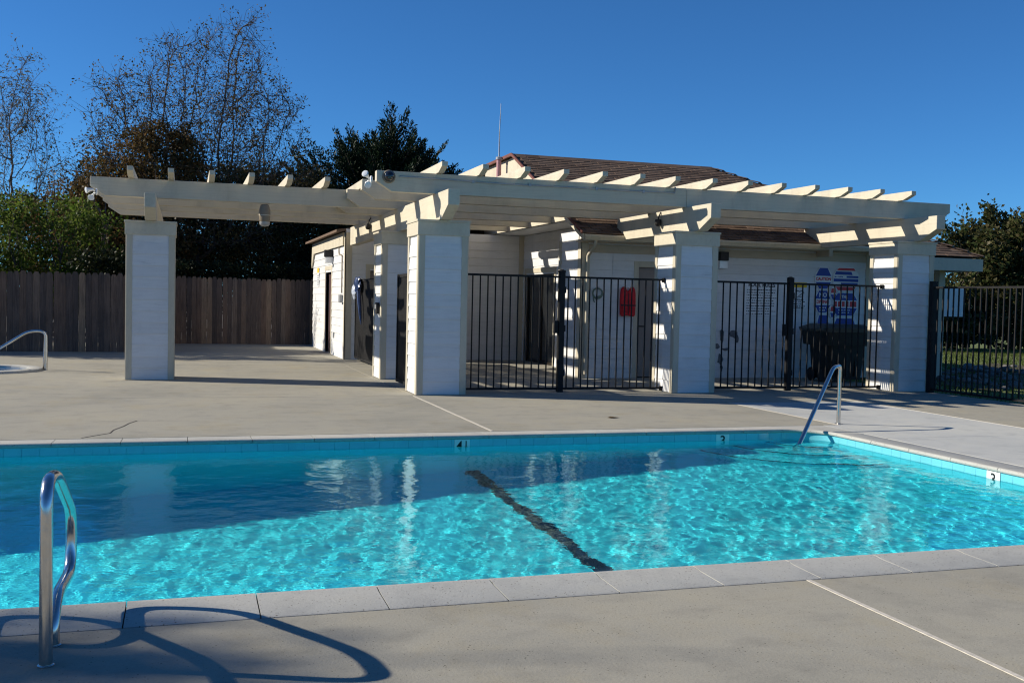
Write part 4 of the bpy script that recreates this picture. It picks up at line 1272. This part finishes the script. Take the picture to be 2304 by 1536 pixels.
class Tree:
    def __init__(self, seed, env=None): self.rng = np.random.default_rng(seed); self.segs = []; self.tips = []; self.env = env
    def limb(self, p, d, L, r, lvl, maxlvl, kids, spread, up=.15, wig=.18, ratio=.68, steps=5, droop=0.0, tipmin=.3):
        rng = self.rng; pts = [p.copy()]; d = d/np.linalg.norm(d)
        ps = [p.copy()]; rs = [r]
        for i in range(steps):
            d = d+rng.normal(0, wig, 3)+np.array([0,0,up-droop*lvl]); d /= np.linalg.norm(d)
            if self.env is not None and i > 0 and not self.env(p+d*L/steps, rng): break
            p = p+d*L/steps; ps.append(p.copy()); rs.append(max(.004, r*(1-.75*(i+1)/steps)))
            if lvl == maxlvl or (lvl == maxlvl-1 and i >= 2): self.tips.append((p.copy(), d.copy()))
        if len(ps) < 2: return
        n_ok = len(ps)-1
        self.segs.append((np.array(ps), np.array(rs), 6 if lvl < 2 else (4 if lvl < 3 else 3)))
        if lvl < maxlvl:
            for k in range(kids[lvl]):
                t = tipmin+(1-tipmin)*(k+rng.random())/kids[lvl]
                i = int(t*steps); fr = t*steps-i
                if i > n_ok-1: i = n_ok-1; fr = rng.random()
                q = ps[i]*(1-fr)+ps[i+1]*fr
                a = rng.normal(0, 1, 3); a -= a.dot(d)*d; a /= np.linalg.norm(a)+1e-9
                th = spread*rng.uniform(.6, 1.25)
                dd = d*math.cos(th)+a*math.sin(th)
                self.limb(q, dd, L*ratio*rng.uniform(.7, 1.15)*(1.1-.35*t), max(.006, rs[i]*.6), lvl+1, maxlvl, kids, spread, up, wig*1.15, ratio, steps, droop, tipmin)
    def wood(self, name, mat, parent):
        V, F, n0 = [], [], 0
        for ps, rs, n in self.segs:
            m_ = len(ps)
            tg = np.gradient(ps, axis=0); tg /= np.linalg.norm(tg, axis=1, keepdims=True)+1e-9
            ref = np.array([.3, .9, .2]) if abs(tg[0][2]) > .8 else np.array([0, 0, 1.])
            u = np.cross(tg, ref); u /= np.linalg.norm(u, axis=1, keepdims=True)+1e-9
            w = np.cross(tg, u)
            an = np.arange(n)*2*math.pi/n
            ring = ps[:, None, :]+(u[:, None, :]*np.cos(an)[None, :, None]+w[:, None, :]*np.sin(an)[None, :, None])*rs[:, None, None]
            V.append(ring.reshape(-1, 3))
            i = np.arange(m_-1)[:, None]*n+np.arange(n)[None, :]
            j = np.arange(m_-1)[:, None]*n+(np.arange(n)[None, :]+1) % n
            F.append(np.stack([i, j, j+n, i+n], -1).reshape(-1, 4)+n0); n0 += m_*n
        o = bpy.data.objects.new(name, None)
        loc = WL[parent.name]
        me = mesh_from(name, np.concatenate(V)-np.array(loc), np.concatenate(F), mat, True)
        bpy.data.objects.remove(o)
        o = bpy.data.objects.new(name, me); return link(o, parent, loc)
    def foliage(self, name, mat, parent, per, size, jitter, aspect=.55, droop=0.0, keep=None, extra=None):
        rng = self.rng
        P = np.array([t[0] for t in self.tips]); D = np.array([t[1] for t in self.tips])
        if keep is not None:
            k = keep(P); msk = rng.random(len(P)) < k; P, D = P[msk], D[msk]
        P = np.repeat(P, per, 0)+rng.normal(0, jitter, (len(P)*per, 3)); D = np.repeat(D, per, 0)
        if extra is not None: P = np.concatenate([P, extra[0]]); D = np.concatenate([D, extra[1]])
        V, F = leaves(P, D, size, rng, aspect, droop)
        loc = WL[parent.name]
        me = mesh_from(name, V-np.array(loc), F, mat)
        return link(bpy.data.objects.new(name, me), parent, loc)
def blob_points(rng, clumps, dens, shell=.55):
    """points in the outer shell of many small ellipsoids: clumps = [(c, (rx,ry,rz))]"""
    P, D = [], []
    for c, r in clumps:
        n = int(dens*(r[0]*r[1]+r[1]*r[2]+r[0]*r[2]))
        d = rng.normal(0, 1, (n, 3)); d /= np.linalg.norm(d, axis=1, keepdims=True)
        rad = (shell+(1-shell)*rng.random(n)**.6)*(1+.18*np.sin(d[:, 0]*7+c[0]*3)*np.sin(d[:, 2]*6+c[1])+.12*np.sin(d[:, 1]*11+c[2]*5))
        P.append(np.array(c)+d*rad[:, None]*np.array(r)); D.append(d)
    return np.concatenate(P), np.concatenate(D)
def add_leaf_mesh(name, mat, parent, P, D, size, rng, aspect=.55, droop=0.0, kind=None):
    V, F = leaves(P, D, size, rng, aspect, droop)
    loc = WL[parent.name]
    me = mesh_from(name, V-np.array(loc), F, mat)
    o = link(bpy.data.objects.new(name, me), parent, loc)
    if kind: o['kind'] = kind
    return o
A = lambda *x: np.array(x, dtype=float)
def clumps_in(rng, n, fn, r0, r1):
    out = []
    while len(out) < n:
        q = fn(rng)
        if q is None: continue
        r = rng.uniform(r0, r1)
        out.append((q, (r*rng.uniform(.8, 1.3), r*rng.uniform(.8, 1.2), r*rng.uniform(.6, .95))))
    return out

# big half-bare tree behind the fence: dense low skirt, open twiggy crown
t = thing('deciduous_tree', 'tall half-bare tree with open twiggy crown behind the board fence', 'tree', (.3, 34.6, 0))
def colonize(rng, att, root, step, d_inf, d_kill, iters, n_trunk, up):
    """space colonisation: grow a branching skeleton towards attraction points"""
    P = [np.array(root)+A(0, 0, step*i) for i in range(n_trunk)]; par = [-1]+list(range(n_trunk-1))
    alive = np.ones(len(att), bool)
    best = np.full(len(att), 1e9); bi = np.zeros(len(att), int)
    start = 0
    for it in range(iters):
        Q = np.array(P[start:]);
        if len(Q):
            d = np.linalg.norm(att[:, None, :]-Q[None, :, :], axis=2)
            j = d.argmin(1); dm = d[np.arange(len(att)), j]
            up_ = dm < best; best[up_] = dm[up_]; bi[up_] = j[up_]+start
        alive &= best > d_kill
        if not alive.any(): break
        act = alive & (best < d_inf)
        start = len(P)
        if not act.any(): break
        PA = np.array(P)
        v = att[act]-PA[bi[act]]; v /= np.linalg.norm(v, axis=1, keepdims=True)
        acc = np.zeros((len(PA), 3)); np.add.at(acc, bi[act], v)
        for k in np.unique(bi[act]):
            g = acc[k]; nrm = np.linalg.norm(g)
            if nrm < 1e-3: g = rng.normal(0, 1, 3)
            g = g/np.linalg.norm(g)+rng.normal(0, .13, 3)+A(0, 0, up); g /= np.linalg.norm(g)
            P.append(PA[k]+g*step); par.append(int(k))
    return np.array(P), np.array(par)
def skeleton_wood(name, mat, parent, P, par, rtip, expo, rng, twig_len, n_twig):
    n = len(P); tips = np.zeros(n); child = np.zeros(n, int)
    for i in range(n-1, 0, -1):
        if child[i] == 0: tips[i] = 1
        tips[par[i]] += tips[i]; child[par[i]] += 1
    r = rtip*np.maximum(tips, 1)**expo
    e0, e1 = P[par[1:]], P[1:]; ra, rb = r[par[1:]], r[1:]
    ra = np.minimum(ra, rb*1.6+.004)
    # fine twigs on thin wood
    thin = np.where((tips <= 5) & (np.arange(n) > 3))[0]
    k = np.repeat(thin, n_twig); d = P[k]-P[par[k]]; d /= np.linalg.norm(d, axis=1, keepdims=True)+1e-9
    t_ = d*.8+rng.normal(0, .6, (len(k), 3))+A(0, 0, .12); t_ /= np.linalg.norm(t_, axis=1, keepdims=True)
    ln = twig_len*rng.uniform(.4, 1.2, len(k))
    q0 = P[k]; q1 = q0+t_*ln[:, None]*.55; t2 = t_+rng.normal(0, .35, t_.shape); t2 /= np.linalg.norm(t2, axis=1, keepdims=True); q2 = q1+t2*ln[:, None]*.55
    E0 = np.concatenate([e0, q0, q1]); E1 = np.concatenate([e1, q1, q2])
    RA = np.concatenate([ra, np.full(len(k), rtip*.75), np.full(len(k), rtip*.6)]); RB = np.concatenate([rb, np.full(len(k), rtip*.6), np.full(len(k), rtip*.35)])
    V, F, n0 = [], [], 0
    for msk, m_ in ((RA > .03, 7), (RA <= .03, 3)):
        a_, b_, r1, r2_ = E0[msk], E1[msk], RA[msk], RB[msk]
        dd = b_-a_; dd /= np.linalg.norm(dd, axis=1, keepdims=True)+1e-9
        b_ = b_+dd*np.minimum(r2_, .03)[:, None]*.6
        ref = np.where(np.abs(dd[:, 2:3]) > .8, A(1, 0, 0), A(0, 0, 1)); u = np.cross(dd, ref); u /= np.linalg.norm(u, axis=1, keepdims=True); w = np.cross(dd, u)
        an = np.arange(m_)*2*math.pi/m_
        ca = u[:, None, :]*np.cos(an)[None, :, None]+w[:, None, :]*np.sin(an)[None, :, None]
        ring = np.concatenate([a_[:, None, :]+ca*r1[:, None, None], b_[:, None, :]+ca*r2_[:, None, None]], 1)
        V.append(ring.reshape(-1, 3))
        base = n0+np.arange(len(a_))[:, None]*2*m_; i = np.arange(m_)[None, :]; j = (np.arange(m_)[None, :]+1) % m_
        F.append(np.stack([base+i, base+j, base+m_+j, base+m_+i], -1).reshape(-1, 4)); n0 += len(a_)*2*m_
    me = mesh_from(name, np.concatenate(V)-np.array(WL[parent.name]), np.concatenate(F), mat, True)
    link(bpy.data.objects.new(name, me), parent, WL[parent.name])
    return q2, t2
def dome(rng, n, c, r, zmin, wav):
    out = []
    while len(out) < n:
        q = rng.uniform(-1, 1, 3)
        p = A(*c)+q*A(*r)
        ang = math.atan2(q[2]+.2, q[0]); k = 1+wav*math.sin(ang*5+1.3)+wav*.6*math.sin(ang*11)
        if q@q < k*k*.9 and p[2] > zmin and (q@q > .18 or rng.random() < .5): out.append(p)
    return np.array(out)
rng = np.random.default_rng(17)
att = dome(rng, 2300, (.55, 34.6, 5.2), (3.85, 2.5, 5.0), 2.6, .07)
SP, SPAR = colonize(rng, att, (.3, 34.6, -.1), .20, 2.4, .34, 90, 8, .10)
tq, td = skeleton_wood('trunk', M['bark'], t, SP, SPAR, .0085, .40, rng, .62, 3)
z = tq[:, 2]
kp = rng.random(len(tq)) < np.clip(.85-(z-4.5)*.085, .30, .85)
lp, ld = tq[kp], td[kp]
rng = np.random.default_rng(2)
def dens1(r):
    x, y, z = r.uniform(-3.3, 4.0), r.uniform(33.4, 36.2), r.uniform(2.4, 7.2)
    if z > 7.0-.10*(x-.2)**2-1.6*r.random(): return None
    return A(x, y, z)
ex = blob_points(rng, clumps_in(rng, 110, dens1, .28, .60), 230, .12)
P_ = np.concatenate([np.repeat(lp, 6, 0)+rng.normal(0, .10, (6*len(lp), 3)), ex[0]]); D_ = np.concatenate([np.repeat(ld, 6, 0), ex[1]])
add_leaf_mesh('crown', M['leaf_birch'], t, P_, D_, .088, rng, .5, .35)
rng = np.random.default_rng(3)
def dens2(r):
    x, y, z = r.uniform(-3.4, 4.8), r.uniform(34.0, 37.0), r.uniform(1.8, 5.9)
    if z > 5.7-.05*(x-.5)**2: return None
    return A(x, y, z)
P_, D_ = blob_points(rng, clumps_in(rng, 120, dens2, .36, .75), 210, .1)
add_leaf_mesh('lower_crown', M['leaf_dark'], t, P_, D_, .15, rng, .6, .2)

# dark cypress: long feathered boughs with upswept pointed tips
t = thing('cypress_tree', 'dark green cypress with pointed upswept branch tips behind the pergola', 'tree', (6.9, 36.8, 0))
T = Tree(5); rng = np.random.default_rng(8)
T.limb(A(6.9, 36.8, 0), A(0,0,1), 7.0, .24, 0, 0, (0,), .5, .2, .03, .5, 8)
P_, D_ = [], []
def bough(st, d, L, lift):
    ps = [st]; nst = 9; d = d/np.linalg.norm(d)
    for i in range(nst):
        d = d+A(0, 0, lift)+rng.normal(0, .05, 3); d /= np.linalg.norm(d); ps.append(ps[-1]+d*L/nst)
    ps = np.array(ps); T.segs.append((ps, np.linspace(.04, .006, len(ps)), 3))
    tg = np.gradient(ps, axis=0); tg /= np.linalg.norm(tg, axis=1, keepdims=True)
    for i in range(1, nst+1):
        f = i/nst
        ln0 = (.80*(1-f)+.20)*min(1.0, .45+L*.25)
        for q in range(9):
            side = np.cross(tg[i], A(0,0,1)); side /= np.linalg.norm(side)+1e-6
            sg = 1 if q % 2 else -1
            sd = tg[i]*rng.uniform(.6, 1.0)+side*sg*rng.uniform(.25, .9)+A(0, 0, rng.uniform(.0, .5)); sd /= np.linalg.norm(sd)
            b_ = ps[i]-tg[i]*rng.random()*L/nst
            ln = ln0*rng.uniform(.6, 1.15)
            m_ = max(3, int(ln/.055))
            for w_ in np.linspace(.12, 1, m_): P_.append(b_+sd*ln*w_+rng.normal(0, .016, 3)); D_.append(sd)
for k in range(150):
    z = 1.2+5.6*(k/150)**.9
    a = rng.uniform(0, 2*math.pi)
    Rr = (2.75 if z < 5.6 else 2.75-(z-5.6)*.9)*rng.uniform(.72, 1.0)
    st = A(6.9+.2*math.cos(a), 36.8+.2*math.sin(a), z-.9)
    bough(st, A(math.cos(a), .85*math.sin(a), rng.uniform(.10, .45)), Rr*1.08, .075)
for (dx, dz, tx, h_) in ((0,6.2,.05,2.3),(.25,6.0,.12,2.2),(-.9,5.6,-.22,2.6),(-1.3,5.4,-.3,2.4),(.95,5.4,.38,2.4),(1.5,4.9,.55,2.3),(1.9,4.6,.75,2.4),(-1.9,4.9,-.5,2.5),(-2.3,4.6,-.4,2.6),(.5,5.9,.25,2.0),(-.45,6.0,-.1,2.0),(2.2,4.2,.9,2.1)):
    for q in range(3):
        bough(A(6.9+dx+rng.normal(0,.1), 36.8+rng.uniform(-.6,.5), dz+rng.uniform(-.3,.1)), A(tx*1.5+rng.normal(0,.22), rng.normal(0,.25), 1), h_*rng.uniform(.55, .92), .01)
T.wood('trunk', M['bark'], t)
def cyp(r):
    x, y, z = r.uniform(3.3, 9.6), r.uniform(35.8, 37.8), r.uniform(1.2, 7.5)
    if z > 7.45-.11*(x-6.8)**2-.8*r.random(): return None
    return A(x, y, z)
Q_, E_ = blob_points(rng, clumps_in(rng, 170, cyp, .3, .6), 330, .15)
E_ = E_+A(0, 0, .8)
add_leaf_mesh('crown', M['leaf_cypress'], t, np.concatenate([np.array(P_), Q_]), np.concatenate([np.array(D_)*2.2, E_]), .12, rng, .36, -.15)

# wispy drooping tree at the far left
t = thing('weeping_tree', 'thin pale drooping tree at the far left against the sky', 'tree', (-5.2, 37, 0))
rng = np.random.default_rng(34)
att = dome(rng, 620, (-5.5, 37, 5.6), (1.75, 1.3, 3.4), 2.8, .12)
SP, SPAR = colonize(rng, att, (-5.3, 37, -.1), .2, 2.4, .36, 80, 9, .08)
tq, td = skeleton_wood('trunk', M['barkgrey'], t, SP, SPAR, .0075, .42, rng, .7, 3)
kp = rng.random(len(tq)) < .6
lp, ld = np.repeat(tq[kp], 7, 0), np.repeat(td[kp], 7, 0)
add_leaf_mesh('crown', M['leaf_pale'], t, lp+rng.normal(0, .10, lp.shape), ld, .12, rng, .28, 1.0)

# russet mound of foliage left of the big tree
t = thing('russet_tree', 'broad russet-brown leafy tree left of the half-bare tree', 'tree', (-2.2, 33.0, 0))
T = Tree(41); rng = np.random.default_rng(12)
for k in range(6):
    a = k*1.05
    T.limb(A(-2.0, 33.2, 0), A(math.cos(a)*.5, math.sin(a)*.4, 1), 3.9, .12, 0, 2, (6, 5), .7, .08, .1, .5, 5)
T.wood('trunk', M['bark'], t)
def mound(r):
    x, y, z = r.uniform(-4.9, .2), r.uniform(32.4, 34.0), r.uniform(1.8, 6.6)
    top = 3.9+2.9*math.exp(-((x+.3)/2.8)**2)
    if z > top-.4*r.random() or z < 1.6: return None
    return A(x, y, z)
P_, D_ = blob_points(rng, clumps_in(rng, 190, mound, .24, .52), 330, .2)
T.foliage('crown', M['leaf_russet'], t, 3, .105, .12, .6, .3, lambda P: np.where(P[:, 2] < 6, .8, .1), (P_, D_))

# bright green shrub on the left, in front of it
t = thing('green_shrub', 'bright yellow-green leafy shrub rising above the left fence', 'shrub', (-3.6, 28.6, 0))
T = Tree(51); rng = np.random.default_rng(14)
for k in range(7):
    a = k*.9
    T.limb(A(-3.6+.2*math.cos(a), 28.6, 0), A(math.cos(a)*.5, math.sin(a)*.35, 1), 2.7, .06, 0, 2, (6, 4), .6, .1, .12, .45, 5)
T.wood('trunk', M['bark'], t)
def shrub(r):
    x, y, z = r.uniform(-5.8, -1.8), r.uniform(27.6, 29.6), r.uniform(1.0, 4.3)
    if z > 4.15-.42*abs(x+3.6)**1.25-.25*r.random(): return None
    return A(x, y, z)
P_, D_ = blob_points(rng, clumps_in(rng, 90, shrub, .18, .42), 380, .25)
T.foliage('crown', M['leaf_bright'], t, 4, .10, .12, .55, .2, None, (P_, D_))
# trees left of the frame that shade the deck by the spa and the near corner of the pool
def shade_tree(label, x, y, zc, r, n, seed):
    t = thing('garden_tree', label, 'tree', (x, y, 0))
    T = Tree(seed); rng = np.random.default_rng(seed)
    T.limb(A(x, y, 0), A(0,0,1), zc, .12, 0, 2, (8, 5), .8, .05, .05, .30, 6, .0, .72)
    T.wood('trunk', M['bark'], t)
    cl = [(A(*(np.array([x, y, zc])+rng.normal(0, 1, 3)*np.array(r)*.5)), (.42, .42, .34)) for _ in range(n)]
    P, D = blob_points(rng, cl, 160, .1)
    add_leaf_mesh('crown', M['leaf_dark'], t, P, D, .15, rng, .6)
shade_tree('leafy garden tree behind the fence left of the spa', -8.4, 27.6, 4.3, (1.5, 1.0, 2.2), 60, 101)
shade_tree('leafy garden tree behind the fence further left of the spa', -11.5, 28.6, 5.2, (1.6, 1.1, 2.2), 60, 102)
shade_tree('slender tree standing well left of the pool', -18.5, 11.3, 9.9, (.8, .8, .7), 16, 103)

# dark understorey and clipped hedge behind the fences
def hedge(label, x0, x1, y, h, seed, mat, nm='hedge', depth=.7, n=None):
    t = thing(nm, label, 'hedge', ((x0+x1)/2, y, 0))
    rng = np.random.default_rng(seed); n = n or int((x1-x0)*14)
    cl = [(A(rng.uniform(x0, x1), y+rng.uniform(-depth, depth)*.5, rng.uniform(.7, h-.25)), (.36, .36, .30)) for _ in range(n)]
    cl += [(A(x, y+rng.uniform(-.2, .2), h-.26+rng.uniform(-.05, .05)), (.32, .4, .24)) for x in np.arange(x0, x1, .22)]
    P, D = blob_points(rng, cl, 420, .4)
    add_leaf_mesh('foliage', mat, t, P, D, .10, rng, .6)
    mb = MB()
    for x in np.arange(x0+.2, x1, .55): mb.tube([(x, y, -.1), (x+.05, y, h*.45), (x-.03, y+.05, h*.8)], [.035, .025, .012], 5)
    mb.build('stems', M['bark'], t, kind='stuff')
hedge('dark clipped hedge above the board fence near the left wing', -.9, 4.2, 31.6, 2.36, 61, M['leaf_dark'])
hedge('dark low hedge behind the left fence beside the green shrub', -2.4, -.9, 27.0, 2.42, 62, M['leaf_dark'])
def thicket(label, x0, x1, y0, y1, z0, z1, n, seed, mat, size=.15):
    t = thing('evergreen_tree', label, 'tree', ((x0+x1)/2, (y0+y1)/2, 0))
    T = Tree(seed); rng = np.random.default_rng(seed)
    for k in range(4):
        xx = x0+(x1-x0)*(k+.5)/4
        T.limb(A(xx, (y0+y1)/2, 0), A(rng.normal(0, .15), 0, 1), z1*.9, .11, 0, 2, (9, 4), .95, .0, .08, .42, 6, .06, .2)
    T.wood('trunk', M['bark'], t)
    cl = [(A(rng.uniform(x0, x1), rng.uniform(y0, y1), rng.uniform(z0, z1)), (rng.uniform(.35,.8), rng.uniform(.3,.6), rng.uniform(.12,.26))) for _ in range(n)]
    P, D = blob_points(rng, cl, 260, .1)
    T.foliage('crown', mat, t, 3, size, .14, .5, .2, None, (P, D))
thicket('dark evergreen with layered branches low behind the half-bare tree', -3.4, 5.2, 38, 40, 1.0, 6.0, 150, 71, M['leaf_dark'])
thicket('dark evergreen thicket below the cypress beside the left wing', 2.6, 10.2, 39.2, 41, .8, 6.2, 150, 72, M['leaf_cypress'])
thicket('dark evergreen behind the bright green shrub', -7.4, -1.4, 35.6, 37.2, .8, 4.4, 100, 73, M['leaf_dark'])

# right side: tall ivy hedge, lawn, rocks
t = thing('ivy_hedge', 'tall dense ivy-leaved hedge beyond the lawn at the right edge', 'hedge', (29, 31.8, 0))
rng = np.random.default_rng(81)
def ivy(r):
    x, y, z = r.uniform(22.0, 36.0), r.uniform(30.6, 33.0), r.uniform(.3, 5.6)
    top = 2.5+2.3/(1+math.exp(-(x-28.2)*2.0))-.25*math.sin(x*2.6)
    if z > top: return None
    return A(x, y, z)
P_, D_ = blob_points(rng, clumps_in(rng, 330, ivy, .36, .72), 240, .45)
add_leaf_mesh('foliage', M['leaf_ivy'], t, P_, D_, .165, rng, .75, .3)
T = Tree(82)
for k in range(12): T.limb(A(22.5+1.1*k, 31.8, 0), A(rng.normal(0,.1), 0, 1), 2.6+.1*k, .07, 0, 2, (6, 4), .7, .1, .1, .5, 5)
T.wood('trunk', M['bark'], t)
t = thing('tall_shrub', 'tall leafy shrub with twiggy top rising above the right hedge', 'shrub', (29.6, 31.2, 0))
T = Tree(83); rng = np.random.default_rng(84)
for k in range(7):
    a = k*.9
    T.limb(A(29.6, 31.2, 0), A(math.cos(a)*.34, math.sin(a)*.3, 1), 4.1, .07, 0, 2, (7, 5), .55, .12, .12, .45, 5)
T.wood('trunk', M['bark'], t)
T.foliage('crown', M['leaf_ivy'], t, 7, .16, .15, .7, .2)
# grass blades in the lawn nearest the fence
rng = np.random.default_rng(91)
n = 40000
gx, gy = rng.uniform(12.5, 34, n), rng.uniform(9.5, 32, n)
P_ = np.stack([gx, gy, np.full(n, -.045)], 1)
hgt = rng.uniform(.04, .085, n); dx, dy = rng.normal(0, .02, n), rng.normal(0, .02, n); w_ = .012
V = np.stack([P_+np.stack([-w_+0*hgt, 0*hgt, 0*hgt], 1), P_+np.stack([w_+0*hgt, 0*hgt, 0*hgt], 1), P_+np.stack([dx, dy, hgt], 1)], 1).reshape(-1, 3)
me = mesh_from('grass', V, np.arange(3*n).reshape(n, 3), M['grass'])
tag(link(bpy.data.objects.new('grass', me)), 'short green lawn grass beyond the iron fence', None, None, 'stuff')
# band of river rocks across the lawn
rocks = []
for s in range(5):
    bm = bmesh.new(); bmesh.ops.create_icosphere(bm, subdivisions=2, radius=.12)
    r_ = random.Random(s+40)
    ph = [(Vector((r_.uniform(-1,1), r_.uniform(-1,1), r_.uniform(-1,1)))*16, r_.random()*6) for _ in range(5)]
    for v in bm.verts:
        k = 1+sum(math.sin(v.co.dot(a)+p) for a, p in ph)*.07
        v.co = Vector((v.co.x*1.25*k, v.co.y*k, v.co.z*.62*k))
    me = bpy.data.meshes.new('rock'); bm.to_mesh(me); bm.free()
    for p in me.polygons: p.use_smooth = True
    me.materials.append(M['rock']); rocks.append(me)
r_ = random.Random(77)
k = 0
while k < 150:
    # band between the two lawn strips
    u = r_.uniform(0, 1); v = r_.uniform(-1, 1)
    x = 14.6+6.0*u; y = 16.2+4.6*u+v*1.9
    o = inst('rock', r_.choice(rocks), None, (x, y, -.02+r_.uniform(-.02, .03)), (r_.uniform(.4,1.0),)*3, (r_.uniform(-.3,.3), r_.uniform(-.3,.3), r_.uniform(0,6.28)))
    tag(o, 'grey river rock lying loose in the rock band between the two lawn strips', 'rock', 'river rocks beside the lawn'); k += 1
mb = MB(); mb.prism([(14.0,15.0),(21.5,20.4),(21.5,23.4),(14.0,17.6)], 2, -.06, -.03); mb.build('rock_bed', M['soil'], kind='structure', label='dark soil bed under the river rocks')
# pale board on a post beyond the fence
t = thing('notice_board', 'blank white board on a post beyond the iron fence', 'board', (16.3, 19.0, 0))
MB().box(16.02,16.66,19.0,19.04,1.27,1.90).build('board', M['signwhite'], t, bevel=.004)
MB().box(16.06,16.14,19.045,19.12,-.1,1.85).build('post', M['trim'], t)
